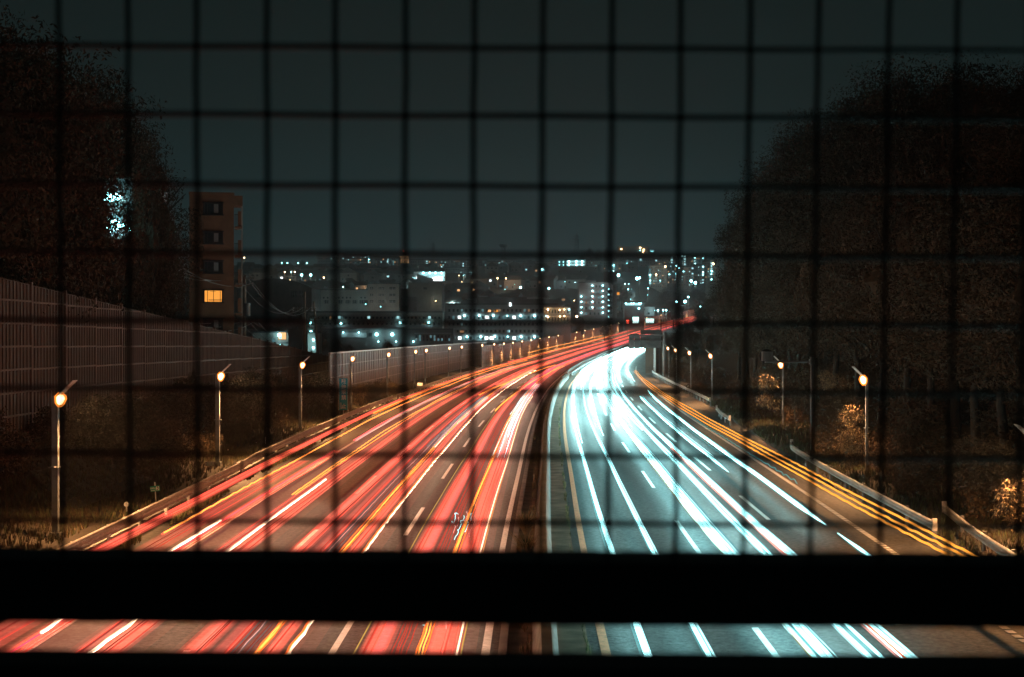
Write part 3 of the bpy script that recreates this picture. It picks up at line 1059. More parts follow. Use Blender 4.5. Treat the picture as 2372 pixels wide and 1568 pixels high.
Z = 74
b0 = P(486, 1092, Z)
t = thing("distance_plate", "small white plate with the figures 5 and 2 beside the second left lamp", "road sign", (b0.x, b0.y, b0.z - .1))
MB().tube([(.04, .03, -.3), (.04, .03, .55)], .03, 8).build("sign_post", mt_signback, t)
pn = MB().box((0, 0, .50), (.44, .02, .235)).build("sign_panel", mt_white, t)
text_mesh("5", .17, mt_green, pn, (-.10, -.016, .50))
text_mesh("2", .12, mt_green, pn, (.07, -.016, .49))
Z = 165
b0 = P(973, 905, Z)
t = thing("distance_plate", "small white plate on a short post beyond the blue sign on the left verge", "road sign", (b0.x, b0.y, b0.z))
MB().tube([(0, .03, -.6), (0, .03, .75)], .03, 8).build("sign_post", mt_post, t)
MB().box((0, 0, .75), (.62, .02, .38)).build("sign_panel", mt_white, t)


def delineator(xd, yd, Z, r, label):
    b = P(xd, yd, Z)
    t = thing("delineator", label, "delineator", (b.x, b.y, b.z - .55), 0, "round white delineators on the verge")
    MB().tube([(0, 0, -.4), (0, 0, .5)], .025, 8).build("post", mt_post, t)
    MB().tube([(0, -.03, .55), (0, 0, .55)], r, 16).build("reflector_disc", mt_white, t)


delineator(293, 1168, 57.5, .10, "round white delineator on a short stem behind the nearest left guard rail")
delineator(528.5, 1043, 86, .07, "tiny round delineator low in the grass near the second left lamp")
delineator(596, 1028, 93, .11, "round white delineator between the second and third left lamps")
delineator(858, 939, 140, .12, "round white delineator just right of the blue vertical sign")
delineator(983, 896, 185, .12, "round white delineator beside the far white plate")
delineator(1594, 868 + 27, 190, .12, "single round white delineator near the right lamp row below the gantry")
b = P(615, 1030, 92)
t = thing("marker_post", "slim plain white marker post between the second and third left lamps", "marker post", (b.x, b.y, b.z - .4))
MB().tube([(0, 0, -.4), (0, 0, .9)], .03, 8).build("post_shaft", mt_post, t)

# round sign seen from behind on a cantilever arm, right
Z = 86
k = Z / F
b0 = P(1881, 1050, Z)
t = thing("cantilever_sign", "round road sign seen from behind on a long grey arm in the right trees", "road sign", (b0.x, b0.y, b0.z))
O = Vector((b0.x, b0.y, b0.z))
hz = CAM_Z - (838 - HY) * k - O.z
MB().tube([(0, 0, -.6), (0, 0, hz + .3)], .11, 12).build("sign_post", mt_steel, t)
MB().tube([(0, 0, hz), (-109 * k, 0, hz)], .07, 10).box((-1 * k, 0, hz), (.3, .3, .3)).build("sign_arm", mt_steel, t)
cx, cz = (1777 - 1881) * k, CAM_Z - (825 - HY) * k - O.z
MB().tube([(cx, .22, cz), (cx, .26, cz)], 16.6 * k, 28).build("sign_disc", mt_black, t)
q = MB().box((cx + .02, .08, cz), (.66, .26, .56)).box((cx - .22, -.09, cz), (.18, .08, .58)).box((cx + .1, -.09, cz + .23), (.42, .06, .06)).box((cx + .1, -.09, cz - .2), (.42, .06, .06)).box((cx + .28, -.09, cz), (.06, .06, .5)).box((cx + .05, -.09, cz), (.05, .06, .5))
q.build("control_box", mt_signback, t)

# gantry sign backs over the oncoming lanes
Z = 241
k = Z / F
b0 = P(1539, 873, Z)
t = thing("sign_gantry", "steel gantry carrying sign boards seen from behind over the oncoming lanes", "sign gantry", (b0.x, b0.y, 0))


def GX(xd):
    return (xd - CX) * k - b0.x


def GZ(yd):
    return CAM_Z - (yd - HY) * k


MB().tube([(0, 0, -.5), (0, 0, GZ(769))], .30, 14).build("gantry_post", mt_steel, t)
MB().box(((GX(1456) + 0) / 2, 0, GZ(777)), (abs(GX(1456)), .3, .28)).build("gantry_beam", mt_steel, t)
MB().box(((GX(1456) + 0) / 2, 0, GZ(790)), (abs(GX(1456)), .3, .28)).build("gantry_beam", mt_steel, t)
q = MB()
for yy_ in ((778.5, 790), (791.5, 807)):
    for xx_ in ((1457.5, 1469.3), (1470.0, 1483)):
        q.box(((GX(xx_[0]) + GX(xx_[1])) / 2, .35, (GZ(yy_[0]) + GZ(yy_[1])) / 2), (GX(xx_[1]) - GX(xx_[0]), .14, GZ(yy_[0]) - GZ(yy_[1])))
q.build("message_box", mt_signback, t)
MB().box(((GX(1460) + GX(1480)) / 2, .3, GZ(775)), (GX(1480) - GX(1460), .5, .25)).build("box_cover", mt_black, t)
for (ya, yb) in ((763.8, 773.8), (779, 789), (791.5, 806)):
    q = MB()
    q.box(((GX(1484) + GX(1532)) / 2, .40, (GZ(ya) + GZ(yb)) / 2), (GX(1532) - GX(1484), .05, GZ(ya) - GZ(yb)))
    pn = q.build("sign_board", mt_signback, t)
    q = MB()
    for f_ in (0.02, .33, .66, .98):
        q.box((GX(1484) + (GX(1532) - GX(1484)) * f_, .34, (GZ(ya) + GZ(yb)) / 2), (.06, .05, GZ(ya) - GZ(yb)))
    for zz in (GZ(ya) - .04, (GZ(ya) + GZ(yb)) / 2, GZ(yb) + .04):
        q.box(((GX(1484) + GX(1532)) / 2, .30, zz), (GX(1532) - GX(1484), .03, .07))
    q.build("board_frame", mt_steel, pn)
for xd in (1519.5, 1527):
    q = P(xd, 873, Z + 14)
    t = thing("hooked_pole", "slender grey pole with a bent top at the gantry, %s" % ("left one of two" if xd < 1525 else "right one of two"), "pole", (q.x, q.y, 0), 0, "bent poles at the gantry")
    MB().tube([(0, 0, -.4), (0, 0, 5.9), (-.15, 0, 6.5), (-.55, 0, 6.85), (-1.2, 0, 6.95)], .085, 10).build("pole_shaft", mt_steel, t)
b = P(1524, 860, 262)
t = thing("noise_wall_end", "brown end panel of the white noise wall beyond the gantry", "noise wall", (b.x, b.y, 0))
MB().box((0, 0, 2.5), (4.2, .15, 5.2)).build("panel", mt_wallA, t)
MB().box((-2.2, 0, 2.6), (.2, .2, 5.4)).build("wall_post", mt_wallA, t)

# far lit signs over the departing lanes
Z = 640
k = Z / F
b0 = P(1531, 763, Z)
t = thing("lit_sign_gantry", "distant gantry with two glowing green-rimmed sign boards over the departing lanes", "sign gantry", (b0.x, b0.y, b0.z - 1))
O = t.location
for (x0, x1, ya, yb) in ((1464.5, 1480, 733.5, 749), (1495, 1515, 737.5, 748.8)):
    c = P((x0 + x1) / 2, (ya + yb) / 2, Z) - O
    pn = MB().box((c.x, -.3, c.z), ((x1 - x0) * k, .3, (yb - ya) * k)).build("sign_board", em['signrim'], t)
    MB().box((c.x, -.47, c.z), ((x1 - x0 - 1.6) * k, .06, (yb - ya - 1.8) * k)).build("lit_face", em['signface'], pn)
c0, c1 = P(1461, 739, Z) - O, P(1531, 741, Z) - O
MB().box(((c0.x + c1.x) / 2, 0, c1.z), (c1.x - c0.x, .3, .4)).build("gantry_beam", mt_steel, t)
MB().tube([(0, 0, -.5), (0, 0, c1.z + .3)], .3, 10).build("gantry_post", mt_steel, t)
b = P(1454, 748, 640)
t = thing("signal_board", "small board with two glowing red lights left of the lit green sign", "signal", (b.x, b.y, b.z))
MB().box((0, 0, .5), (1.6, .2, 2.2)).build("board", mt_black, t)
MB().box((0, -.15, 1.0), (1.1, .1, .8)).build("red_light", em['redl'], t)
MB().box((0, -.15, .0), (1.1, .1, .45)).build("red_light", em['redl'], t)
MB().tube([(0, .2, -6), (0, .2, .5)], .12, 8).build("post", mt_steel, t)

# ------------------------------------------------------------------ footbridge fence in front of the lens
D = 1.041
t = thing("mesh_fence", "black square wire mesh fence with two thick rails right in front of the view", "fence", (0, D, CAM_Z))
t.rotation_euler = (math.radians(2.2), math.radians(.35), 0)
pm = D / F
vx = [-182, -22, 138, 293, 453, 613, 772, 932, 1090, 1248, 1407, 1565, 1723, 1881, 2041, 2201, 2361, 2520]
hy = [-200, -43, 115, 272, 432, 590, 747, 905, 1058, 1213]
for i, x in enumerate(vx):
    xx = (x - CX + 5) * pm
    pts = []
    for j in range(24):
        z = (HY + 230) * pm - j * (HY + 230 + 600) * pm / 23
        pts.append((xx + .0003 * math.sin(j * .9 + i * 1.3) + .0002 * math.sin(j * 2.3 + i), .0016 * (1 if (i % 2) else -1), z))
    MB().tube(pts, .0021, 8).build("fence_wire", mt_wire, t, True)
for i, yv in enumerate(hy):
    zz = -(yv - HY) * pm
    MB().tube([(-.50 + 1.0 * j / 40, .0016 * (-1 if (i % 2) else 1), zz + .0003 * math.sin(j * .7 + i * 2)) for j in range(41)], .0021, 8).build("fence_wire", mt_wire, t, True)
MB().box((0, 0, -(1364 - HY) * pm), (1.3, .046, 146 * pm)).build("fence_rail", mt_black, t)
MB().box((0, 0, -(1619 - HY) * pm), (1.3, .046, 165 * pm)).build("fence_rail", mt_black, t)
struct(MB().box((0, -.75, 5.35), (40, 4.0, .5)).build("overpass_deck", mt_conc))

# ------------------------------------------------------------------ vegetation
def leaf_cloud(nclump, nleaf, rx, ry, rz, cz, lw, ll, droop, seed, hollow=.35):
    r = np.random.default_rng(seed)
    V, Fc = [], []
    cl = []
    for _ in range(nclump):
        while True:
            p = r.uniform(-1, 1, 3)
            q = np.linalg.norm(p)
            if hollow < q < 1:
                break
        p[2] = p[2] if p[2] > -.75 else p[2] * .6
        taper = 1 - .35 * max(0, p[2])
        cl.append((p * .9 * np.array([rx * taper, ry * taper, rz]) + np.array([0, 0, cz]), r.uniform(.5, 1.25)))
    for c, s in cl:
        sig = s * min(rx, rz) * (.22 + 1.6 / nclump)
        for _ in range(int(nleaf / nclump * s)):
            p = c + np.clip(r.normal(0, 1, 3), -1.25, 1.25) * np.array([sig, sig, sig * .8])
            d = r.normal(0, 1, 3)
            d[2] -= droop
            d /= np.linalg.norm(d)
            u = np.cross(d, r.normal(0, 1, 3))
            u /= np.linalg.norm(u) + 1e-6
            k = r.uniform(.6, 1.4)
            b = len(V)
            V += [tuple(p - u * lw * k * .15), tuple(p + d * ll * k * .5 + u * lw * k * .5), tuple(p + d * ll * k), tuple(p + d * ll * k * .5 - u * lw * k * .5)]
            Fc.append((b, b + 1, b + 2, b + 3))
    return V, Fc


def crown_mesh(name, mats, *a, core=0):
    V, Fc = leaf_cloud(*a)
    rx, ry, rz, cz = a[2:6]
    ph = a[9]
    nb = len(V)
    nu, nv = 20, 12
    for j in range(nv + 1 if core else 0):
        th = math.pi * j / nv
        for i in range(nu):
            an = 2 * math.pi * i / nu
            d = Vector((math.sin(th) * math.cos(an), math.sin(th) * math.sin(an), math.cos(th)))
            q = core * .52 + .16 * math.sin(3.1 * d.x * 2 + ph) * math.sin(2.7 * d.y * 2 + ph * 1.3) + .10 * math.sin(7 * d.z + 5 * d.x + ph) + .07 * math.sin(11 * d.y - 6 * d.z + ph * 2)
            V.append((d.x * rx * q * (1 - .3 * max(0, d.z)), d.y * ry * q * (1 - .3 * max(0, d.z)), cz + d.z * rz * q))
    for j in range(nv if core else 0):
        for i in range(nu):
            i2 = (i + 1) % nu
            Fc.append((nb + j * nu + i, nb + j * nu + i2, nb + (j + 1) * nu + i2, nb + (j + 1) * nu + i))
    me = bpy.data.meshes.new(name)
    me.from_pydata(V, [], Fc)
    for m in mats:
        me.materials.append(m)
    me.polygons.foreach_set("material_index", [(i * 7919 // 60) % len(mats) if len(f) == 4 and f[0] < nb else 0 for i, f in enumerate(Fc)])
    return me


def trunk_mesh(h, r0, seed, limbs=7):
    r = random.Random(seed)
    mb = MB()
    bend = [Vector((r.uniform(-.03, .03) * i * h / 3, r.uniform(-.03, .03) * i * h / 3, h * i / 5 - .5)) for i in range(6)]
    mb.tube(bend, [r0 * (1 - .15 * i) for i in range(6)], 8)
    for i in range(limbs):
        a = r.uniform(0, 6.28)
        z0 = h * r.uniform(.35, .85)
        p0 = Vector((bend[3].x * .7, bend[3].y * .7, z0))
        Lb = h * r.uniform(.18, .34)
        p1 = p0 + Vector((math.cos(a) * Lb * .5, math.sin(a) * Lb * .5, Lb * .35))
        p2 = p1 + Vector((math.cos(a + .3) * Lb * .5, math.sin(a + .3) * Lb * .5, Lb * .45))
        mb.tube([p0, p1, p2], [r0 * .4, r0 * .25, r0 * .08], 6)
    return mb.mesh("trunk", mt_trunk, True)


# unit trees are 10 m tall and scaled where they stand
TREES = []
for s in range(7):
    mats = [[mt_leafs[0], mt_leafs[1]], [mt_leafs[1], mt_leafs[2]], [mt_leafs[0], mt_leafs[2]]][s % 3]
    TREES.append((trunk_mesh(7.5, .20, s), crown_mesh("crown", mats, 60 + 6 * s, 26000, 2.4 + .25 * (s % 3), 2.3 + .15 * (s % 2), 3.8, 6.0, .048, .135, .5, 100 + s, .15, core=1)))
SPARSE = crown_mesh("crown", [mt_leafs[0], mt_leafs[1]], 40, 9000, 2.4, 2.3, 3.8, 6.0, .048, .16, .5, 190, .15)
BUSH = [crown_mesh("bush", [[mt_leafs[0], mt_leafs[2]], [mt_leafs[1], mt_leafs[2]], [mt_leafs[1]]][s % 3], 18, 6000, 1.1, 1.0, .8, .75, .03, .085, .3, 200 + s, .1) for s in range(5)]
SPRAY = [crown_mesh("spray", [[mt_dry, mt_leafs[1]], [mt_dry, mt_leafs[2]]][s % 2], 16, 2600, .7, .6, 1.3, 1.5, .025, .17, 1.3, 300 + s, .1) for s in range(3)]


def tree(x, y, ztop, label, group, wide=1.0, zb=None, var=None):
    zb = ground_z(x, y) if zb is None else zb
    h = max(2.5, ztop - zb)
    tm, cm = TREES[random.randrange(7) if var is None else var % 7]
    t = thing("tree", label, "tree", (x, y, zb - .1), random.uniform(0, 6.28), group)
    t.scale = (h / 10 * wide, h / 10 * wide, h / 10)
    put("trunk", tm, t)
    put("crown", SPARSE if var == 9 else cm, t)
    return t


def bush(x, y, sc, label, group, var=None, zb=None, meshes=None, name="bush", cat="bush"):
    zb = ground_z(x, y) if zb is None else zb
    o = put(name, random.choice(meshes or BUSH) if var is None else (meshes or BUSH)[var], None, (x, y, zb - .1), (sc * random.uniform(.9, 1.3), sc, sc * random.uniform(.8, 1.15)), random.uniform(0, 6.28))
    return tag(o, label, cat, group)


LT = "trees behind the dark brown noise wall"
prof = [(-90, 12, .85), (-40, 15, .8), (10, 30, .9), (55, 34, .75), (105, 62, .85), (140, 80, .5), (342, 290, .36), (346, 335, .5), (358, 410, .6)]
for i, (xd, yt, wd_) in enumerate(prof):
    tt = (xd - CX) / F
    Z = -25.8 / tt
    tree(tt * Z, Z, CAM_Z - (yt - HY) / F * Z, "tall dark tree over the brown noise wall, %s of its row from the left edge" % ORD[i], LT, wd_)
for i in range(10):
    xd = -60 + i * 44
    tt = (xd - CX) / F
    Z = (-31.5 - (i % 2) * 2.5) / tt
    yt = np.interp(xd, [-90, 25, 110, 200, 260, 300, 330, 370], [20, 45, 70, 112, 135, 195, 260, 400]) + random.uniform(-6, 22)
    tree(tt * Z, Z, CAM_Z - (yt - HY) / F * Z, "dim tree on the left hill, %s of the back row from the left" % ORD[i], "trees on the left hill, back row", random.uniform(.7, .95), None, 9 if 240 < xd < 300 else None)
for i in range(12):
    y = 62 + i * 4.6
    bush(-24.6 - .3 * (i % 3), y, 2.1, "tangled bush behind the brown noise wall top, %s from the left" % ORD[i], "bushes behind the brown noise wall", zb=6.2 - .04 * (y - 62))

RT = "trees on the right hillside"
prof = [(1685, 592), (1705, 550), (1722, 500), (1742, 445), (1772, 420), (1800, 360), (1828, 310), (1862, 268), (1905, 245), (1960, 215), (2015, 188), (2075, 172), (2130, 158), (2185, 140), (2240, 152), (2300, 188), (2350, 165), (2420, 150)]


def zfor(xd, d):
    tt = (xd - CX) / F
    Z = 250.0
    while Z > 20 and tt * Z > RX(Z) + d:
        Z -= .5
    return tt, Z


for row, d, dy, nm in ((0, 17, -34, "upper"), (1, 11, 95, "middle"), (2, 6.5, 250, "lower")):
    for i, (xd, yt) in enumerate(prof):
        xx = xd + row * 13
        tt, Z = zfor(xx, d)
        y2 = np.interp(xx, [p[0] for p in prof], [p[1] for p in prof]) + dy * min(1, (775 - yt) / 500 + .15) * (1 if dy > 0 or xd > 1850 else .4) + random.uniform(-22, 40)
        tree(tt * Z, Z, CAM_Z - (y2 - HY) / F * Z, "leafy tree in the %s row of the right hillside, %s from the bend" % (nm, ORD[i]), RT, random.uniform(.85, 1.2))
for i in range(22):
    y = 225 + i * 9.5
    d = (4.5, 9, 15)[i % 3]
    x = RX(y) + d + random.uniform(-.8, .8)
    tree(x, y, ground_z(x, y) + random.uniform(5, 9), "dim tree on the slope past the sign gantry, %s along the bend" % ORD[i], "trees past the gantry", random.uniform(1.0, 1.4))
for i in range(24):
    y = 44 + i * 8
    x = RX(y) + 2.2 + random.uniform(0, 1.6) + (2.0 if 86 < y < 142 else 0)
    bush(x, y, random.uniform(1.3, 2.0), "bush at the foot of the right hillside, %s counted from the near end" % ORD[i], "bushes along the right verge")
for i in range(38):
    y = 34 + i * 3.2
    x = 17.8 + random.uniform(0, 6) + max(0, (y - 60) * .05)
    if y < 58 and x + 1.5 < 21.5:
        x += 4
    bush(x + 1.5, y, random.uniform(1.6, 2.6) if y > 58 else 1.3, "low shrub on the right slope, %s up the slope from the near corner" % ORD[i], "shrubs on the right slope")
# leaf sprays beside the lamps, lit by them
for x, y, z, s, lab in ((16.75, 70.2, 1.5, 1.0, "feathery golden foliage lit by the tall right lamp, just left of its post"),
                        (16.5, 69.6, .3, .9, "lower feathery foliage at the foot of the lit clump by the tall right lamp"),
                        (18.9, 105.2, 1.2, 1.25, "orange-lit foliage left of the lamp below the round sign back"),
                        (19.4, 87.5, 3.6, .7, "small orange-lit leaf tuft between the round sign back and the tall right lamp"),
                        (16.3, 45.6, .6, 1.1, "glowing yellow foliage in front of the lamp at the right edge"),
                        (16.9, 45.3, 1.5, .9, "upper leaf spray over the lamp at the right edge"),
                        (-14.1, 133.2, .1, 1.1, "orange-lit leaning shrub right of the blue vertical sign"),
                        (-13.6, 162.0, .1, .8, "small lit shrub at the foot of the fifth left lamp")):
    bush(x, y, s, lab, "foliage lit by the street lamps", None, z, SPRAY, "leafy_shrub", "shrub")
GL = "shrubs on the left embankment"
k_ = 0
for y in np.arange(40, 182, 4.6):
    for d in (2.2, 3.6, 5.0):
        if (52 < y < 66 and d < 4) or (d < 3 and (y < 64 or random.random() < .4)):
            continue
        x = LX(y) - d + random.uniform(-.5, .5)
        if y > 138:
            x = LX(y) - 1.2 - .5 * (d > 4)
        bush(x, y + random.uniform(-1.5, 1.5), random.uniform(1.0, 2.0) * (1 if y < 138 else .6) * (.6 if d < 3 else 1), "scrubby bush on the left embankment, %s along the %s line" % (ORD[int((y - 40) / 4.6)], "upper" if d > 4 else "lower" if d < 3 else "middle"), GL)
        k_ += 1
q = P(425, 870, 92)
t = tree(-20.6, 92, 7.15 - (835 - HY) / F * 92, "lone dark conical shrub standing against the brown noise wall", None, .45, None, 3)


def blades(name, pts, h, mats, kind="stuff"):
    V, Fc = [], []
    for (x, y, z) in pts:
        for _ in range(5):
            a = random.uniform(0, 6.28)
            hh = h * random.uniform(.5, 1.3)
            wdt = .006 + .00016 * y
            dx, dy = math.cos(a), math.sin(a)
            lx, ly = random.uniform(-.35, .35) * hh, random.uniform(-.35, .35) * hh
            b = len(V)
            V += [(x - dx * wdt, y - dy * wdt, z - .03), (x + dx * wdt, y + dy * wdt, z - .03), (x + lx, y + ly, z + hh)]
            Fc.append((b, b + 1, b + 2))
    me = bpy.data.meshes.new(name)
    me.from_pydata(V, [], Fc)
    for m in mats:
        me.materials.append(m)
    me.polygons.foreach_set("material_index", [random.randrange(len(mats)) for _ in Fc])
    return struct(put(name, me), kind)


pts = []
for _ in range(11000):
    y = 30 + 130 * random.random() ** 1.5
    x = LX(y) + 2.3 + random.uniform(.1, .95) if random.random() < .75 else LX(y) + 1.2 + random.uniform(-1.2, .9)
    if noise2(x * 3, y * .8) > -.25:
        pts.append((x, y, ground_z(x, y)))
blades("verge_grass", pts, .22, [mt_grass, mt_grass, mt_dry])
pts = []
for _ in range(16000):
    y = 36 + 145 * random.random() ** 1.3
    x = LX(y) - random.uniform(-.3, 6.0)
    if y > 140 and x < LX(y) - 2.6:
        continue
    pts.append((x, y, ground_z(x, y)))
blades("bank_grass", pts, .32, [mt_leafs[2], mt_grass, mt_leafs[0], mt_leafs[1]])
pts = []
for _ in range(14000):
    y = 30 + 120 * random.random() ** 1.3
    x = RX(y) + random.uniform(.15, 7)
    if y < 56:
        x = max(x, R0(y) - .9)
    pts.append((x, y, ground_z(x, y)))
blades("bank_grass", pts, .30, [mt_grass, mt_leafs[2], mt_leafs[0]])
pts = []
for _ in range(1500):
    y = 30 + 110 * random.random() ** 1.4
    x = MX(y) - .42 + random.uniform(-.12, .12) if random.random() < .6 else MX(y) + .98 + random.uniform(-.05, .05)
    if noise2(0, y * 1.3) > .05 or random.random() < .1:
        pts.append((x, y, .02))
blades("median_weeds", pts, .2, [mt_dry, mt_grass])


def tuft(y, dx, h, n, label):
    V, Fc = [], []
    for _ in range(n):
        a = random.uniform(0, 6.28)
        L = h * random.uniform(.5, 1.1)
        out = L * random.uniform(.1, .75)
        b = len(V)
        p1 = Vector((math.cos(a) * out * .4, math.sin(a) * out * .5, L * .6))
        p2 = Vector((math.cos(a) * out, math.sin(a) * out * 1.2, L * random.uniform(.7, 1)))
        u = Vector((-math.sin(a), math.cos(a), 0)) * .012
        V += [tuple(-u), tuple(u), tuple(p1 + u), tuple(p1 - u), tuple(p2)]
        Fc += [(b, b + 1, b + 2, b + 3), (b + 3, b + 2, b + 4)]
    me = bpy.data.meshes.new("dry_grass_tuft")
    me.from_pydata(V, [], Fc)
    me.materials.append(mt_dry)
    me.materials.append(mt_grass)
    me.polygons.foreach_set("material_index", [1 if random.random() < .25 else 0 for _ in Fc])
    return tag(put("dry_grass_tuft", me, None, (MX(y) + dx, y, .0)), label, "grass tuft", "dry grass tufts along the median")


tuft(34.5, -.55, 1.0, 420, "big feathery dry grass tuft by the median between the two black rails")
tuft(44.0, -.50, 1.15, 420, "yellow-green grass tuft by the median just above the black rail")
tuft(49.5, -.55, 1.10, 420, "sprawling dry grass tuft by the median, second above the black rail")
tuft(78.0, -.75, .5, 120, "small dry tuft left of the median beside the solid line")
tuft(96.0, -.70, .5, 120, "small dry tuft left of the median before the bend")
for i, y in enumerate((46, 55, 61, 68, 77)):
    tuft(y, .95, .22, 60, "low weed clump right of the median barrier, %s above the black rail" % ORD[i])

# sheet of dark slope netting on the left bank
t = MB()
q = []
for i in range(9):
    for j in range(7):
        y = 56 + i * 1.5 + j * .9
        x = LX(y) - 1.1 - j * .75
        q.append((x, y, ground_z(x, y) + .10))
t.add(q, [(i * 7 + j, i * 7 + j + 1, (i + 1) * 7 + j + 1, (i + 1) * 7 + j) for i in range(8) for j in range(6)])
for i in range(0, 9, 1):
    t.tube([Vector(q[i * 7 + j]) + Vector((0, 0, .02)) for j in range(7)], .025, 5)
for j in range(7):
    t.tube([Vector(q[i * 7 + j]) + Vector((0, 0, .02)) for i in range(9)], .025, 5)
tag(t.build("slope_cover", M("slope_sheet", (.05, .055, .06), .6, 0, .3, 3)), "dark ribbed sheet covering the slope behind the nearest left guard rail", "slope cover")

# ------------------------------------------------------------------ city
UNIT = {}


def unit(mat, name):
    key = (mat.name, name)
    if key not in UNIT:
        UNIT[key] = MB().box((0, 0, 0), (1, 1, 1)).mesh(name, mat)
    return UNIT[key]


class Bld:
    """box building facing the viewer; everything on its front is given in picture units at its own depth"""

    def __init__(s, x0, x1, yt, Z, label, mat, cat="building", depth=12, yb=None, roof=None, group=None, name="building", par=.5):
        s.Z, s.k = Z, Z / F
        a, b = P(x0, yt, Z), P(x1, yt, Z)
        zb = min(ground_z((a.x + b.x) / 2, Z), ground_z((a.x + b.x) / 2, Z + depth)) - 2
        if yb is not None:
            zb = min(zb, P(0, yb, Z).z)
        s.cx, s.zb, s.w, s.h = (a.x + b.x) / 2, zb, b.x - a.x, a.z - zb
        s.t = thing(name, label, cat, (s.cx, Z, zb), 0, group)
        MB().box((0, depth / 2, s.h / 2), (s.w, depth, s.h)).build("wall", mat, s.t)
        mb = MB()
        if par:
            for sx in (-1, 1):
                mb.box((sx * (s.w / 2 - .1), depth / 2, s.h + par / 2), (.3, depth + .2, par))
            for y in (0, depth):
                mb.box((0, y, s.h + par / 2), (s.w - .5, .26, par))
            mb.box((0, depth / 2, s.h + .06), (s.w - .3, depth - .3, .1))
            mb.build("roof", roof or mat, s.t)

    def at(s, x, y):
        p = P(x, y, s.Z)
        return p.x - s.cx, p.z - s.zb

    def win(s, x, y, wd, ht, kind, name="window", d=.14, out=0.):
        px, pz = s.at(x, y)
        mat = {'dark': mt_glass}.get(kind) or em.get(kind) or kind
        return put(name, unit(mat, name), s.t, (px, -out - .02, pz), (wd * s.k, d, ht * s.k))

    def grid(s, x0, x1, nx, y0, y1, ny, wd, ht, probs, frame=False):
        for j in range(ny):
            for i in range(nx):
                x = x0 + (x1 - x0) * (i + .5) / nx
                y = y0 + (y1 - y0) * (j + .5) / ny
                r = random.random()
                acc, kind = 0, 'dark'
                for kk, pp in probs.items():
                    acc += pp
                    if r < acc:
                        kind = kk
                        break
                s.win(x + random.uniform(-.05, .05) * wd, y, wd, ht, kind)

    def slab(s, x0, x1, y, th, mat, out=1.2, name="balcony"):
        (a, z), (b, _) = s.at(x0, y), s.at(x1, y)
        MB().box(((a + b) / 2, -out / 2, z), (b - a, out - .04, th * s.k)).build(name, mat, s.t)

    def lamp(s, x, y, kind='cool', r=.25, out=.5, watt=0, col=(.55, .95, 1)):
        px, pz = s.at(x, y)
        r2 = r * .85
        o = put("wall_lamp", lampmesh(kind), s.t, (px, -out, pz), (r2, r2, r2))
        if watt:
            ld = bpy.data.lights.new("wall_light", 'POINT')
            ld.energy = watt
            ld.color = col
            ld.shadow_soft_size = r
            put("lamp_light", ld, s.t, (px, -out - r - .25, pz))
        return o


def lampmesh(kind):
    key = ("lamp", kind)
    if key not in UNIT:
        mb = MB()
        mb.tube([(0, 0, -.95), (0, 0, -.6), (0, 0, 0), (0, 0, .6), (0, 0, .95)], [.3, .8, 1, .8, .3], 8)
        UNIT[key] = mb.mesh("wall_lamp", em[kind], True)
    return UNIT[key]


# brick apartment tower on the left
B = Bld(440, 541, 451, 142, "brown tiled apartment building with one window lit orange, left of the city view", mt_brick, "apartment building", 11, None, mt_brick, None, "apartment_building", .25)
for i, y in enumerate((483.5, 550.5, 618.5, 686, 752)):
    fr = MB()
    px, pz = B.at(494, y)
    k = B.k
    w_, h_ = 42 * k, 29 * k
    fr.box((px, -.12, pz + h_ / 2), (w_ + .3, .28, .12)).box((px, -.12, pz - h_ / 2), (w_ + .3, .28, .12))
    fr.box((px - w_ / 2, -.1, pz), (.12, .2, h_)).box((px + w_ / 2, -.1, pz), (.12, .2, h_))
    fo = fr.build("window", mt_frame, B.t)
    lit = i == 3
    pn = MB().box((px, -.03, pz), (w_ - .14, .05, h_ - .14)).build("window_glass", em['orangew'] if lit else mt_glass, fo)
    q = MB()
    for f_ in (-.30, .02, .38):
        q.box((px + w_ * f_, -.08, pz), (.05, .05, h_ - .14))
    for f_ in (-.27, -.36):
        q.box((px + .12 * w_, -.10, pz + h_ * f_), (w_ * .72, .03, .035))
    q.box((px - .02 * w_, -.08, pz + h_ * .38), (w_ * .3, .04, .03))
    q.build("window_bar", mt_frame, fo)
    if not lit:
        MB().box((px + .16 * w_, -.065, pz + .02), (w_ * .24, .012, h_ * .7)).build("curtain", mt_bwall[0], fo)
B.t.rotation_euler = (0, 0, math.radians(11.3))
# balconies projecting on the right side
bx0, _ = B.at(541, 451)
bx1, _ = B.at(561, 451)
MB().box((bx1 - .06, .6, B.h / 2), (.13, .13, B.h - .3)).build("downpipe", mt_bwall[1], B.t)
MB().box(((bx0 + bx1) / 2, 1.2, B.h - .55), (bx1 - bx0, 2.4, 1.0)).build("balcony_roof", mt_brick, B.t)
for y in (515, 582, 650, 717, 785):
    _, zz = B.at(0, y)
    bo = MB().box(((bx0 + bx1) / 2, 1.2, zz - .45), (bx1 - bx0 - .15, 2.4, .2)).box((bx1 - .30, .75, zz + .45), (.32, 1.6, 1.4)).build("balcony", mt_brick, B.t)
    q = MB()
    for j in range(6):
        q.box((bx0 + .1 + j * .11, .1, zz + .25), (.03, .03, 1.1))
    q.box((bx0 + .38, .1, zz + .82), (.66, .05, .05))
    q.build("railing", mt_frame, bo)
    q = MB()
    q.tube([(bx1 - .1, .2, zz - .62), (bx1 - .5, .2, zz - .7), (bx1 - .55, .2, zz - .5), (bx1 - .6, .2, zz - .45)], .05, 6)
    q.build("drain_pipe", mt_bwall[1], bo)

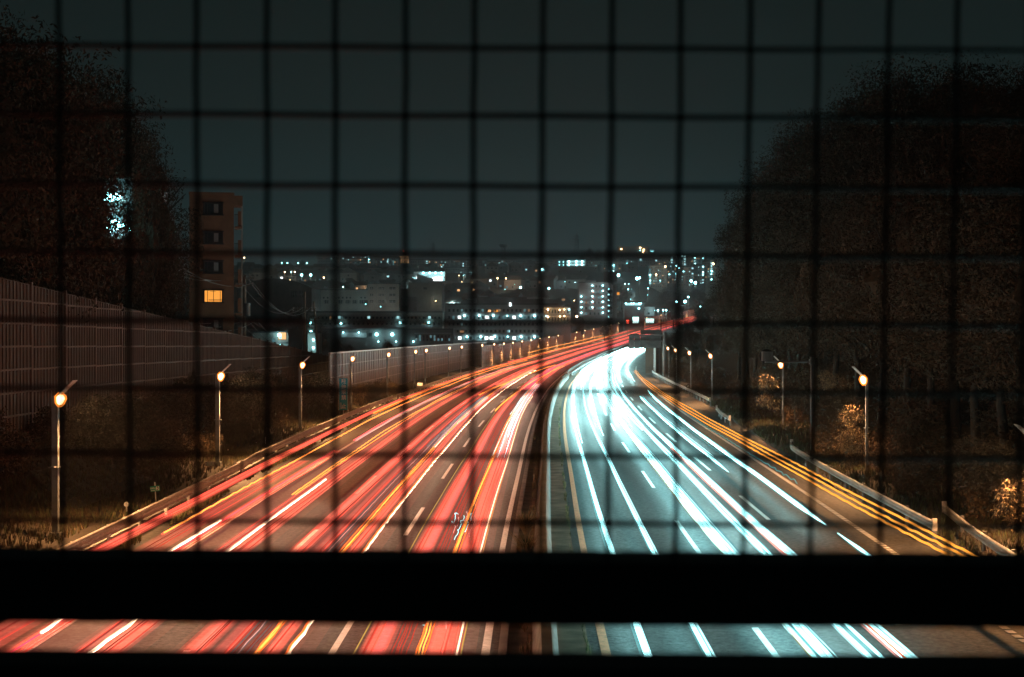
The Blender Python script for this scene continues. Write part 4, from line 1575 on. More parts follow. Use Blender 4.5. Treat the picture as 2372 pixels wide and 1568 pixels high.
# block with lit landings behind the left trees
B = Bld(228, 306, 430, 100, "apartment block with blue-white lit landings glimpsed behind the left trees", mt_bwall[0], "apartment building", 10, None, None, None, "apartment_building")
for y in (470, 535, 600):
    B.slab(230, 304, y + 17, 6, mt_bwall[1], 1.0)
for (x0, x1, y0, y1, kd) in ((255, 298, 456, 466, 'coolw'), (240, 252, 462, 482, 'coold'), (254, 296, 520, 546, 'coolw'), (262, 286, 524, 536, 'whitew'), (240, 252, 528, 550, 'coold'), (285, 300, 555, 575, 'coold')):
    B.win((x0 + x1) / 2, (y0 + y1) / 2, x1 - x0, y1 - y0, kd, "lit_landing")
for (x, y, r) in ((262, 460, .5), (272, 459, .5), (283, 461, .35), (266, 526, .75), (275, 524, .6), (292, 526, .35), (247, 533, .3), (238, 468, .25), (250, 468, .25), (308, 534, .2)):
    B.lamp(x, y, 'hot', r * .8, 1.0, 30 if r > .45 else 0)

for i, (xd, yd, sc) in enumerate(((232, 500, 1.0), (304, 505, 1.0), (226, 565, 1.2), (306, 565, 1.2), (266, 590, 1.3), (285, 625, 1.4), (240, 630, 1.4), (212, 520, 1.3), (322, 520, 1.3))):
    p = P(xd, yd, 97)
    tree(p.x, 97 - (i % 3), p.z + sc, "young dark tree in front of the lit landings, %s of the group" % ORD[i], "young trees in front of the lit landings", .28 * sc, None, 9)
# long two-storey row with square bright landings
B = Bld(712, 1025, 724, 560, "long low apartment row with square lit landing windows behind the middle lamps", mt_bwall[1], "apartment building", 12, 800, mt_roof[0], None, "apartment_building", .6)
B.slab(712, 1025, 741, 5, mt_bwall[1])
B.slab(712, 1025, 756, 5, mt_bwall[0])
B.grid(716, 1022, 34, 733, 739, 1, 4.2, 5, {'warmd': .10, 'coold': .12})
B.grid(716, 1022, 28, 747, 753, 1, 4.2, 5, {'coold': .10, 'warmd': .05})
for x in (786, 854.5, 922, 995):
    B.win(x, 735.5, 6.0, 6.2, 'coolw', "landing_window", .3)
for x, y in ((791, 749), (927.6, 747.7), (993.6, 746.8), (721, 748), (722, 768)):
    B.lamp(x, y, 'hot', .55, 1.6, 130)
# courtyard lamps below the row
B = Bld(730, 1050, 764, 520, "low flat-roofed buildings with two blue-white floodlights below the long row", mt_bwall[2], "building", 10, 830, mt_roof[0])
for x, y, r in ((873, 774.5, .7), (909, 774.5, .7), (877, 791, .28), (918, 791, .28), (958, 791, .35), (796, 769.7, .25)):
    B.lamp(x, y, 'hot', r, .8, 200 if r > .5 else 50)
B.win(820, 776, 58, 11, mt_bwall[3], "garage_wall", .4)
B.lamp(832, 770, 'hot', .3, 1.2, 130)
B.win(858, 775, 8, 8, 'dark')
B.slab(960, 1045, 772, 3, mt_bwall[0], .8)
B.grid(960, 1045, 10, 776, 790, 2, 4, 6, {'coold': .15})
# bright corner house by the brown wall
B = Bld(586, 668, 771, 300, "small house with a brightly lit cream porch right of the apartment tower", mt_bwall[1], "house", 9, 830, mt_roof[0], None, "house", .3)
B.win(654, 778, 17, 16, 'warm', "lit_porch", .3)
B.win(650, 781, 6, 8, 'coolw', "lit_door", .4)
B.lamp(648.5, 776, 'hot', .45, .9, 120)
B.lamp(650, 800.5, 'hot', .32, .9, 60)
B.win(634, 788, 8, 8, 'coold')
B.slab(640, 668, 794, 4, mt_bwall[2], .9)
B = Bld(668, 700, 769, 295, "plain brown windowless block right of the bright porch", mt_bwall[2], "building", 8, 830)
B = Bld(690, 735, 772, 330, "narrow house with stair lights in a vertical line behind the leaning pole", mt_bwall[1], "house", 8, 830, mt_roof[0], None, "house", .3)
for x, y, r in ((700, 778, .5), (701, 800, .3), (692, 794, .2), (727, 787, .3), (727, 805, .3)):
    B.lamp(x, y, 'hot' if x != 692 else 'warmhot', r, .7, 40)
B.win(726, 788, 5, 9, 'coolw')
B.win(726, 807, 5, 9, 'coolw')

# big terrace apartment block
B = Bld(1033, 1292, 706, 570, "wide six-floor apartment block with rows of blue-white balcony lights", mt_bwall[0], "apartment building", 14, 830, mt_roof[0], None, "apartment_building", .6)
for y in (713, 727, 743, 760, 775, 791):
    B.slab(1034, 1290, y, 5.5, mt_bwall[0], 1.5)
B.grid(1036, 1288, 26, 716, 722, 1, 4.5, 6, {'warmd': .06, 'coold': .12})
B.grid(1036, 1288, 26, 732, 738, 1, 4.5, 7, {'coold': .35})
B.grid(1036, 1288, 26, 748, 754, 1, 4.0, 6, {'coold': .06})
B.grid(1036, 1288, 26, 764, 770, 1, 4.5, 6, {'coold': .12, 'warmd': .04})
B.grid(1036, 1288, 26, 780, 786, 1, 4.5, 7, {'coold': .4})
for x, y in ((1076, 731), (1110, 731), (1143, 731), (1206, 731.5), (1238, 731.5), (1082, 780), (1114, 780), (1146, 779.5), (1207, 780), (1238, 780), (1269, 780)):
    B.lamp(x, y, 'hot', .5, 1.0, 220)
for x, y in ((1175, 732), (1265, 732.5), (1176, 780), (1280, 781)):
    B.lamp(x, y, 'cool', .4, 1.0, 60)
for x, y, wd in ((1064.5, 735, 7), (1128, 735, 7.5), (1191, 735, 7.5), (1065, 783, 7.5), (1127, 783, 7.5), (1139, 783, 9), (1191, 783, 7.5)):
    B.win(x, y, wd, 6.5, 'whitew', "landing_window", .3, .4)
B.win(1133, 720, 9, 5, 'warm')
B.win(1149, 720, 9, 5, 'orangew')
B.win(1070, 768, 9, 5, 'warmd')
B.win(1178, 767, 6, 5.5, 'coolw')
B.win(1182, 705, 4.5, 8.5, 'whitew', "window", .5, .2)
MB().box((0, 4, B.h + 1.6), (20, 6, 3.2)).box((-14, 4, B.h + 1), (5, 4, 2)).box((12, 5, B.h + 1.2), (6, 4, 2.4)).build("roof_house", mt_bwall[2], B.t)
# curved corner building with yellow light
B = Bld(1259, 1322, 713, 545, "rounded corner building washed in yellow light beside the terrace block", mt_bwall[1], "apartment building", 13, 830, mt_roof[1], None, "apartment_building", .4)
B.slab(1258, 1320, 729, 4, mt_bwall[1], 1.6)
B.slab(1258, 1320, 747, 4, mt_bwall[1], 1.6)
B.grid(1262, 1318, 8, 716, 726, 1, 3.6, 8, {'warmd': .3})
B.grid(1262, 1318, 8, 734, 744, 1, 3.6, 8, {'warmd': .15})
for x, y, wt in ((1269, 717, 160), (1269, 734, 160), (1296, 718, 60), (1307, 717, 60), (1297, 733, 70), (1307, 732, 70)):
    B.lamp(x, y, 'warmhot', .25 if wt < 100 else .35, 1.0, wt, (1, .6, .2))
B.lamp(1265, 732, 'cool', .35, 1, 60)
B.lamp(1318, 716.8, 'cool', .4, 1, 60)
B.win(1305, 694, 8, 5, 'warmd')

# tower with rows of white corridor lamps
B = Bld(1341, 1418, 655, 745, "eight-floor apartment tower with rows of white corridor lamps", mt_bwall[0], "apartment building", 14, 790, mt_roof[0], None, "apartment_building", .5)
B2 = None
for i, y in enumerate((661.5, 674, 686.6, 699, 711.8, 724.3)):
    B.slab(1341 if i > 1 else 1366, 1406, y + 8.2, 4.6, mt_bwall[0], 1.6)
    for x in ((1346.5, 1372, 1396) if 1 < i < 6 else (1372, 1396)):
        if i == 5 and x == 1372:
            continue
        B.lamp(x, y, 'whitew' if False else 'hot', .42, 1.0, 110, (1, .92, .85))
    B.grid(1343 if i > 1 else 1368, 1402, 6 if i > 1 else 4, y - 1, y + 5, 1, 3.4, 5, {'coold': .25, 'warmd': .1})
    if i in (1, 2, 3, 4):
        B.win(1374, y + 3.6, 1.2, 1.2, 'redl', "alarm_light", .2, .6)
for i, y in enumerate((670, 682.5, 695.4, 708, 720.6, 733.8)):
    B.lamp(1409.5, y, 'hot', .34, 1.2, 70, (1, .95, .88))
    B.slab(1406, 1418, y + 5, 5, mt_bwall[2], 2.2, "stair_landing")
B.win(1423, 698, 10, 78, mt_bwall[0], "stair_tower", 3.0, 1.5)
for y in (690, 710, 722):
    B.win(1428.5, y, 9, 5.5, mt_bwall[1], "side_balcony", 2.0, 1)
B.win(1432, 680, 6, 6, 'orangew')
B.win(1353, 650, 1, 1, mt_bwall[2], "roof_box", 1)
MB().box((8, 5, B.h + 3), (7, 6, 6)).build("lift_house", mt_bwall[2], B.t)

# blue-lit shop
B = Bld(1447, 1492, 700, 730, "long shop front glowing blue-white under a reddish eave", mt_bwall[2], "shop", 10, 760, None, None, "shop", 0)
B.slab(1443, 1496, 699.5, 1.8, mt_roof[1], 2.5, "eave")
MB().box((0, 5, B.h + .3), (B.w + 1.5, 11, .4)).build("roof", mt_roof[1], B.t)
B.win(1467, 704.5, 36, 6, 'coolw', "shop_window", .3)
for x in (1449, 1462, 1467, 1480, 1484):
    B.lamp(x, 703, 'hot', .38, 1.4, 8)
B.lamp(1479, 714.5, 'hot', .55, 2.0, 60)
# school
B = Bld(705, 853, 672, 700, "long pale school wing with a row of round windows", mt_bwall[1], "school", 14, 730, mt_roof[0], None, "school", .5)
for x in (741, 750, 759, 785, 794, 803, 811.5, 837, 845.5):
    px, pz = B.at(x, 689.5)
    MB().tube([(px, -.12, pz), (px, .05, pz)], 2.1 * B.k, 18).build("round_window", mt_glass, B.t)
for x in (756, 789, 806, 822, 838, 848):
    B.win(x, 699, 11, 8, mt_glass)
    for f_ in (-4, 0, 4):
        B.win(x + f_, 699, .7, 8, mt_bwall[3], "mullion", .3)
MB().tube([(B.at(723, 0)[0], -.6, B.at(0, 687)[1]), (B.at(723, 0)[0], -.6, B.at(0, 674)[1])], 15 * B.k, 20).build("round_bay", mt_bwall[3], B.t)
B.slab(705, 740, 688, 2, mt_bwall[3], 2.5, "canopy")
B.lamp(850, 705, 'cool', .3, 6.0, 420)
B.lamp(715, 700, 'cool', .3, 6.0, 200)
B = Bld(852, 924, 658, 690, "taller pale school block with paired windows", mt_bwall[1], "school", 14, 730, mt_roof[0], None, "school", .5)
for y in (667.5, 683, 698):
    for x, wd in ((861, 7), (880, 5.5), (887, 5.5), (909, 14)):
        B.win(x, y, wd, 5, 'dark')
        B.win(x, y, .7, 5, mt_bwall[3], "mullion", .3)
        B.win(x, y + .3, wd, .6, mt_bwall[3], "mullion", .32)
for x in (872, 893, 899):
    B.win(x, 680, 1.5, 42, mt_bwall[0], "pilaster", .6)
B.lamp(885, 711, 'cool', .3, 7.0, 650, (.95, 1, .9))
B = Bld(946, 1024, 656, 690, "big blank hall with a slanting corner beside the school", mt_bwall[2], "hall", 25, 730, mt_roof[0], None, "hall", .3)
B.win(985, 668, 8, 5, 'dark')
B.lamp(1010, 697, 'warmhot', .2, 3.0, 260, (.9, 1, .75))
B = Bld(548, 722, 668, 640, "wide dark sports hall with a curved roof left of the school", mt_bwall[2], "sports hall", 30, 730, None, None, "sports_hall", 0)
q = MB()
w2 = B.w / 2 + .4
q.prism([(x * w2, B.h + 4.6 * (1 - x * x) - .02) for x in np.linspace(-1, 1, 13)] + [(w2, B.h - .4), (-w2, B.h - .4)][:2],
        [((0, -.4, 0), (1, 0, 0)), ((0, 30.4, 0), (1, 0, 0))])
q.build("curved_roof", mt_bwall[2], B.t)
for x0 in (560, 592, 675, 692):
    B.win(x0 + 7, 681, 13, 15, 'dark')
    for f_ in (-4, 0, 4):
        B.win(x0 + 7 + f_, 681, .6, 15, mt_bwall[0], "mullion", .3)
    B.win(x0 + 7, 681, 13, .6, mt_bwall[0], "mullion", .32)
# bright floodlit complex
B = Bld(958, 1030, 630, 900, "floodlit white two-level building glaring on the hillside", mt_bwall[3], "building", 14, 690, mt_roof[0], None, "building", .4)
for x in (981, 996, 1009, 1023):
    B.lamp(x, 632.5, 'hot', .75, 1.6, 500)
for x in (1010, 1018, 1024):
    B.lamp(x, 643, 'hot', .6, 1.6, 400)
B.win(1013, 647, 24, 9, 'whitew', "lit_front", .5)
B.win(1003, 636, 38, 5, 'coolw', "lit_front", .6)
B.win(964, 646, 11, 8, 'coolw', "lit_front", .5)
B.win(966, 643, 3, 5, 'whitew', "lit_door", .7)
B.win(1025, 655, 6, 6, 'coolw', "lit_front", .5)
q = MB()
a0, z0 = B.at(966, 634)
a1, z1 = B.at(1004, 646)
a2, z2 = B.at(1004, 660)
a3, z3 = B.at(966, 660)
q.add([(a0, -2.2, z0), (a1, -2.2, z1), (a2, -2.2, z2), (a3, -2.2, z3), (a0, -1.4, z0), (a1, -1.4, z1), (a2, -1.4, z2), (a3, -1.4, z3)],
      [(0, 1, 2, 3), (4, 7, 6, 5), (0, 4, 5, 1), (1, 5, 6, 2), (0, 3, 7, 4), (3, 2, 6, 7)])
q.build("sloping_roof", mt_roof[0], B.t)
B = Bld(1025, 1085, 660, 850, "low building with a bright cream billboard in front of the floodlit complex", mt_bwall[1], "building", 10, 700, mt_roof[0])
B.win(1047, 666, 8, 6, 'whitew', "billboard", .6, .3)
B.win(1054, 673.5, 11, 4, 'whitew', "lit_front", .4)
B.lamp(1052, 671, 'warmhot', .4, 1.5, 500, (1, .9, .75))
# four-floor white block
B = Bld(1312, 1356, 603, 1400, "brilliant white four-floor block with three columns of landing lights", mt_bwall[3], "apartment building", 14, 640, mt_roof[0], None, "apartment_building", .6)
for y in (606, 613, 620, 627):
    B.slab(1312, 1355, y + 3.2, 1.8, mt_bwall[2], 1.6)
    B.win(1333, y + .6, 42, 2.6, 'coolw', "lit_gallery", .4)
    for x in (1317.7, 1334.7, 1348):
        B.lamp(x, y, 'hot', 1.15, 1.8, 300)
B = Bld(1275, 1312, 600, 1395, "grey block with small dots of stair light left of the brilliant white block", mt_bwall[0], "apartment building", 14, 640, mt_roof[0], None, "apartment_building", .6)
for x in (1295.6, 1305):
    for y in (606.5, 613.5, 620.5, 627.5):
        B.lamp(x, y, 'cool', .55, .8)
B.lamp(1281, 632, 'cool', .5, 3, 2500)
B.grid(1277, 1293, 4, 604, 628, 4, 2.2, 2.2, {'warmd': .1})

# hillside slab blocks: x0, x1, top, bottom, depth, columns of stair light
n_blk = 0
BLK = [(735, 800, 588, 612, 1300, ()), (797, 862, 591, 613, 1250, (854,)), (862, 925, 596, 622, 1250, (898, 911)),
       (948, 1000, 602, 634, 1350, (986, 989)), (1000, 1042, 603, 640, 1340, (1023,)), (1036, 1085, 601, 640, 1380, (1027, 1073)),
       (1085, 1130, 603, 640, 1390, (1120,)), (1128, 1162, 607, 642, 1300, (1157,)), (1158, 1200, 601, 630, 1420, (1164,)),
       (1196, 1240, 606, 632, 1330, (1214, 1226)), (1240, 1282, 606, 634, 1350, ()),
       (1356, 1400, 604, 632, 1380, (1394,)), (1396, 1440, 605, 645, 1150, (1421.5,)), (1436, 1478, 601, 640, 1300, (1453,)),
       (1476, 1512, 598, 640, 1400, (1484,)), (1505, 1545, 615, 668, 1050, (1505.5,)), (1500, 1532, 600, 630, 1430, (1520,)),
       (1538, 1574, 612, 658, 1080, (1567,)), (1530, 1566, 592, 622, 1500, (1556, 1570)), (1570, 1602, 618, 662, 1060, (1604,)),
       (1562, 1600, 590, 620, 1480, (1586, 1581)), (1602, 1634, 614, 660, 1090, (1628,)), (1598, 1640, 588, 618, 1500, (1609, 1629)),
       (1630, 1668, 606, 655, 1150, (1648,)), (1030, 1100, 620, 642, 1150, ()), (1420, 1445, 590, 610, 1500, ())]
WORDS = ["left of the hilltop tower", "under the skyline", "beside dark trees", "on the middle slope"]
for i, (x0, x1, yt, yb, Z, stairs) in enumerate(BLK):
    B = Bld(x0, x1, yt, Z, "far hillside apartment slab %s, %s of its group" % ("with lit stairwells" if stairs else "with few lit windows", ORD[i]),
            mt_bwall[(0, 2, 0, 1)[i % 4]], "apartment building", 12, yb, mt_roof[0], "slab apartment blocks on the far hillside", "apartment_block", .8)
    fl = max(3, int((yb - yt) / 6.2))
    B.grid(x0 + 2, x1 - 2, max(3, int((x1 - x0) / 5.5)), yt + 1.5, yt + 1.5 + fl * 6.2, fl, 2.0, 2.2, {'warm': .06, 'coolw': .08, 'warmd': .11, 'coold': .2})
    for s in stairs:
        for j in range(fl):
            if random.random() < .8:
                B.win(s, yt + 3.5 + j * 6.2, random.uniform(2.4, 4.2), random.uniform(2.6, 5), random.choice(['coolw', 'cool' if j % 2 else 'coolw', 'coold']), "stair_window", .4, .3)
                if random.random() < .3:
                    B.lamp(s + random.uniform(-1, 1), yt + 4 + j * 6.2, 'hot', .5, 1)
# hilltop estate
B = Bld(1432, 1502, 571.5, 1750, "dark flat-topped building along the hilltop with a few warm lights", mt_bwall[2], "building", 20, 600, mt_roof[0])
for x, y, kd in ((1439, 577, 'warmhot'), (1483, 574, 'warmhot'), (1490.5, 578.3, 'warmhot'), (1489.5, 583, 'warmhot'), (1482.5, 580, 'cool')):
    B.lamp(x, y, kd, .9, 1.5)
B = Bld(1498, 1516, 578, 1760, "lower end of the dark hilltop building with two white dots of light", mt_bwall[2], "building", 15, 600, mt_roof[0])
B.lamp(1508, 582, 'cool', .7, 1.5)
B.lamp(1512, 582, 'cool', .7, 1.5)
B.lamp(1499, 586, 'warmhot', .7, 1.5)

# scattered free-standing lights of the city: (x, y, depth, kind, radius)
LIGHTS = [(566, 597, 1500, 'warmhot', .9), (653, 609, 1300, 'hot', .5), (666, 609.3, 1300, 'hot', .6), (691, 609.5, 1300, 'hot', .6), (711, 609.5, 1300, 'hot', .6),
          (699, 637, 900, 'hot', .95), (720, 637, 900, 'hot', .95), (1256, 624, 1000, 'hot', .95), (1206, 666, 850, 'hot', .8), (1271.5, 668, 850, 'hot', .8),
          (1334.5, 636.5, 1150, 'hot', .7), (1396, 613.7, 1200, 'hot', 1.1), (1432.5, 637.5, 1050, 'hot', 1.4), (1475.5, 645, 950, 'hot', 1.3), (1481.5, 643.5, 950, 'hot', .9),
          (1453, 613.5, 1200, 'hot', .9), (1601, 651, 950, 'hot', 1.1), (1610.5, 655, 950, 'hot', 1.2), (1567, 698.5, 800, 'hot', .7), (1586.5, 698.5, 800, 'hot', 1.05), (1594, 688, 800, 'hot', .6),
          (1524, 719, 740, 'hot', .6), (1536, 718.5, 740, 'hot', .5), (1543, 718.5, 740, 'hot', .5), (1622, 710.3, 800, 'hot', .5), (1627, 708.5, 820, 'warmhot', .4),
          (1098, 649, 950, 'hot', 1.2), (1090, 655, 950, 'hot', .7), (1152.5, 644.5, 900, 'warmhot', .5), (1172, 645, 900, 'warmhot', .4), (750.5, 643, 900, 'warmhot', .5),
          (683, 630, 950, 'warmhot', .45), (660, 630, 950, 'warmhot', .4), (675, 630, 950, 'hot', .45), (795, 664.5, 800, 'hot', .4), (1336, 733, 640, 'warmhot', .55),
          (1447.5, 657.5, 900, 'hot', .4), (1456, 657.5, 900, 'hot', .35), (1609, 597, 1300, 'hot', .5), (1455, 670, 880, 'hot', .4), (1501, 668, 880, 'hot', .4), (1652, 611, 1100, 'warmhot', .8),
          (1541, 617.5, 1040, 'warmhot', .7), (1573, 621, 1040, 'cool', .7), (1583, 628.5, 1040, 'cool', .6), (1550, 635.5, 1020, 'cool', .6), (1520, 636, 1010, 'warmhot', .6), (1529, 650, 1010, 'cool', .55), (1645, 708, 900, 'warmhot', .4)]
LIGHTS += [(random.uniform(575, 1640), random.uniform(640, 735), 0, random.choice(('cool', 'cool', 'warmhot')), random.uniform(.18, .3)) for _ in range(80)]  # extra small lamps added to lift the dark city and fill sparse parts
LIGHTS.sort()
for i, (x, y, Z, kd, r) in enumerate(LIGHTS):
    if not Z:
        Z = 1000 - (y - 640) * 4.2
        p = P(x, y, Z)
        if LX(Z) - 12 < p.x < RX(Z) + 12:
            continue
        p.z = ground_z(p.x, Z) + 5
    p = P(x, y, Z) if r > .31 else p
    g = min(ground_z(p.x, Z), p.z - 3)
    t = thing("city_lamp", "%s %s street light among far roofs, %s from the %s" % ("bright" if r > .7 else "small", "warm" if 'warm' in kd else "blue-white", ORD[i] if i < len(LIGHTS) // 2 else ORD[len(LIGHTS) - 1 - i], "left" if i < len(LIGHTS) // 2 else "right"),
              "street lamp", (p.x, Z, g), 0, "street lights of the far city")
    MB().tube([(0, 0, -1), (0, 0, p.z - g)], .12, 6).build("lamp_post", mt_pole, t)
    r2 = r * .8
    put("lamp_bulb", lampmesh(kd), t, (0, -.3, p.z - g), (r2, r2, r2))
    if True:
        ld = bpy.data.lights.new("city_light", 'POINT')
        ld.energy = 1800 if r > .85 else 900
        ld.color = (.55, .95, 1) if 'warm' not in kd else (1, .6, .3)
        ld.shadow_soft_size = r
        put("lamp_light", ld, t, (0, -1.8, p.z - g))

# houses on the slopes
HM = {}


def house(x, y, w_, d_, h_, kind, rz, label, group, lit):
    zb = ground_z(x, y)
    t = thing("house", label, "house", (x, y, zb - .5), rz, group)
    wm = mt_bwall[random.choice((0, 1, 2, 2))]
    MB().box((0, 0, h_ / 2), (w_, d_, h_)).build("wall", wm, t)
    rh = .32 * d_ + .3
    a, b = w_ / 2 + .5, d_ / 2 + .5
    if kind == 0:
        vs = [(-a, -b, h_), (a, -b, h_), (a, b, h_), (-a, b, h_), (-a, 0, h_ + rh), (a, 0, h_ + rh)]
        fs = [(0, 1, 5, 4), (2, 3, 4, 5), (0, 4, 3), (1, 2, 5), (3, 2, 1, 0)]
    elif kind == 1:
        vs = [(-a, -b, h_), (a, -b, h_), (a, b, h_), (-a, b, h_), (-a * .4, 0, h_ + rh), (a * .4, 0, h_ + rh)]
        fs = [(0, 1, 5, 4), (2, 3, 4, 5), (0, 4, 3), (1, 2, 5), (3, 2, 1, 0)]
    else:
        vs = [(-a, -b, h_), (a, -b, h_), (a, b, h_), (-a, b, h_), (0, -b, h_ + rh * 1.2), (0, b, h_ + rh * 1.2)]
        fs = [(0, 4, 5, 3), (1, 2, 5, 4), (0, 1, 4), (2, 3, 5), (3, 2, 1, 0)]
    MB().add(vs, fs).build("roof", random.choice(mt_roof), t)
    for i in range(random.choice((2, 3))):
        kd = 'dark'
        if lit and i == 0:
            kd = random.choice(['warm', 'coolw', 'warmd', 'warm', 'coold', 'whitew'])
        mat = mt_glass if kd == 'dark' else em[kd]
        put("window", unit(mat, "window"), t, (-w_ / 2 + w_ * (i + .5) / 3, -d_ / 2 - .02, h_ * random.choice((.3, .72))), (random.uniform(.9, 1.7), .12, 1.2))
    return t


rows = [(600, "lowest", 575, 720, 9), (650, "low", 1100, 1340, 9), (740, "lower middle", 560, 720, 8), (770, "school-side", 850, 1340, 20), (800, "tower-side", 1425, 1650, 14),
        (860, "middle", 565, 1120, 26), (930, "upper middle", 1090, 1650, 24), (1000, "upper", 565, 960, 22), (1120, "high", 560, 1000, 18), (1180, "high right", 1120, 1480, 12)]
for Zr, nm, xa, xb, cnt in rows:
    for i in range(cnt):
        xd = xa + (xb - xa) * (i + .5) / cnt + random.uniform(-4, 4)
        Z = Zr + random.uniform(-22, 22)
        p = P(xd, 700, Z)
        if LX(Z) - 9 < p.x < RX(Z) + 9 or (Z > 1100 and 1265 < xd < 1375):
            continue
        lit = random.random() < .6
        house(p.x, Z, random.uniform(8, 13), random.uniform(7, 10), random.uniform(4.8, 6.6), random.choice((0, 1, 1, 2)), random.uniform(-.5, .5),
              "%s house in the %s row of the dark hillside, %s from the left" % ("partly lit" if lit else "unlit", nm, ORD[i]), "houses on the far hillside", lit)
# clumps of dark trees between the houses
for i, (xd, yt, Z, wd) in enumerate([(869, 587, 1280, 1.6), (700, 600, 1350, 1.4), (1195, 640, 930, 1.8), (1140, 622, 1000, 1.6), (1170, 628, 980, 1.6), (1250, 640, 960, 1.5), (1296, 647, 1150, 1.2), (1345, 648, 1150, 1.2),
                                  (1415, 660, 900, 1.6), (1380, 628, 1250, 1.6), (1440, 650, 900, 1.5), (1545, 664, 900, 1.6), (1580, 668, 900, 1.6), (1620, 664, 900, 1.7), (1640, 690, 780, 1.6), (1560, 690, 760, 1.5),
                                  (780, 775, 420, 1.2), (810, 790, 400, 1.2), (900, 785, 430, 1.2), (935, 790, 420, 1.3), (1000, 795, 430, 1.0), (690, 690, 560, 1.4), (640, 735, 420, 1.4), (610, 745, 400, 1.4), (740, 740, 450, 1.0), (1340, 752, 600, 1.4), (1400, 748, 620, 1.4)]):
    p = P(xd, yt, Z)
    tree(p.x, Z, p.z, "dark tree clump among the city roofs, %s of those listed from the skyline down" % ORD[i], "dark trees in the city", wd)
for i, (xd, yt, wd) in enumerate([(1366, 566, .8), (1405, 566, .7), (1384, 576, 1.0), (1352, 580, 1.0), (1424, 577, 1.1)]):
    Z = 1700
    p = P(xd, yt, Z)
    tree(p.x, Z, p.z, "pointed dark conifer on the hilltop skyline, %s" % ("tallest left one", "tall right one", "low one between the two tall ones", "low one at the left end", "low one at the right end")[i], "conifers on the hilltop", wd)

# towers on the skyline
def lattice(name, label, xd, ytop, ybase, Z, wb, wt, arms, cat="pylon", r=.16):
    b, tp = P(xd, ybase, Z), P(xd, ytop, Z)
    h = tp.z - b.z
    t = thing(name, label, cat, (b.x, Z, b.z - 2))
    mb = MB()
    cs = [(-1, -1), (1, -1), (1, 1), (-1, 1)]
    nseg = 8
    q = lambda c, f: Vector((c[0] * (wb + (wt - wb) * f) / 2, c[1] * (wb + (wt - wb) * f) / 2, h * f + 2 * f))
    for c in cs:
        mb.tube([q(c, 0), q(c, 1)], r, 5)
    for i in range(nseg):
        f0, f1 = i / nseg, (i + 1) / nseg
        for a in range(4):
            mb.tube([q(cs[a], f0), q(cs[(a + 1) % 4], f1)], r * .6, 4)
            mb.tube([q(cs[(a + 1) % 4], f0), q(cs[a], f1)], r * .6, 4)
            mb.tube([q(cs[a], f1), q(cs[(a + 1) % 4], f1)], r * .6, 4)
    mb.build("lattice_frame", mt_steel, t)
    for f, L in arms:
        MB().tube([(-L, 0, h * f), (0, 0, h * f + .8), (L, 0, h * f)], r * 1.2, 5).build("cross_arm", mt_steel, t)
    return t


lattice("lattice_tower", "pale lattice tower with a platform in front of the blank hall", 956.5, 688, 723, 660, 4.6, 3.4, [(1.0, 3.2)], "tower", .14)
lattice("power_pylon", "tall power pylon on the skyline left of the water tower", 1004, 561, 602, 1700, 5, .8, [(.93, 3.5), (.78, 4), (.62, 3.5)], r=.22)
lattice("power_pylon", "taller power pylon on the skyline right of the water tower", 1336, 542, 590, 1700, 7, 1.0, [(.95, 5), (.80, 6), (.64, 5)], r=.25)
lattice("lattice_mast", "square lattice mast left of the floodlit building", 976, 602, 636, 1000, 4, 3.6, [], "mast", .16)
Z = 1600
b, tp = P(1166, 606, Z), P(1166, 572, Z)
t = thing("water_tower", "water tower on slim legs with a round tank on the skyline", "water tower", (b.x, Z, b.z - 2))
h = tp.z - b.z + 2
for a in range(6):
    an = a * math.pi / 3
    MB().tube([(2.3 * math.cos(an), 2.3 * math.sin(an), 0), (2.3 * math.cos(an), 2.3 * math.sin(an), h)], .45, 6).build("leg", mt_bwall[2], t)
MB().tube([(0, 0, h - .5), (0, 0, h + .8), (0, 0, h + 3)], [3.5, 4.6, 4.6], 16).build("tank", mt_bwall[2], t)
Z = 1900
b, tp = P(935, 609, Z), P(935, 594, Z)
t = thing("round_tower", "round tower ringed with warm lights and topped by a red lamp", "tower", (b.x, Z, b.z - 4))
h = tp.z - b.z + 4
MB().tube([(0, 0, 0), (0, 0, h * .8), (0, 0, h)], [6.5, 6.2, 4.2], 16).build("tower_body", mt_bwall[2], t)
for i in range(5):
    q = MB()
    rr = 6.9 - .32 * i
    for a in range(9):
        an = math.pi + math.pi * a / 8
        q.box((rr * math.cos(an), rr * math.sin(an), 4.6 + i * 1.9), (1.1, .5, .7))
    q.build("light_ring", em['warm'], t)
MB().tube([(0, 0, h - .5), (0, 0, h + 7)], .35, 6).build("mast", mt_bwall[2], t)
put("red_lamp", lampmesh('redl'), t, (0, -.5, h + 7.2), (.9, .9, .9))

# ------------------------------------------------------------------ utility poles and wires
def utility_pole(xd, ytop, Z, lean, arms, label, trans=False):
    p = P(xd, ytop, Z)
    g = ground_z(p.x, Z)
    t = thing("utility_pole", label, "utility pole", (p.x, Z, g - 1))
    h = p.z - g + 1
    MB().tube([(-lean, 0, 0), (0, 0, h)], [.24, .16], 10).build("pole_shaft", mt_pole, t)
    for (dz, L) in arms:
        ar = MB().box((0, -.2, h - dz), (2 * L, .1, .1)).build("cross_arm", mt_pole, t)
        for s in np.linspace(-1, 1, 6):
            MB().tube([(s * L, -.2, h - dz), (s * L, -.2, h - dz + .18), (s * L, -.2, h - dz + .32)], [.05, .11, .04], 8).build("insulator", mt_conc, ar)
    if trans:
        MB().tube([(.35, -.35, h - 4.6), (.35, -.35, h - 3.2)], .33, 12).box((.1, -.25, h - 3.9), (.3, .3, .1)).build("transformer", mt_steel, t)
    return t, Vector((p.x, Z, g - 1)), h


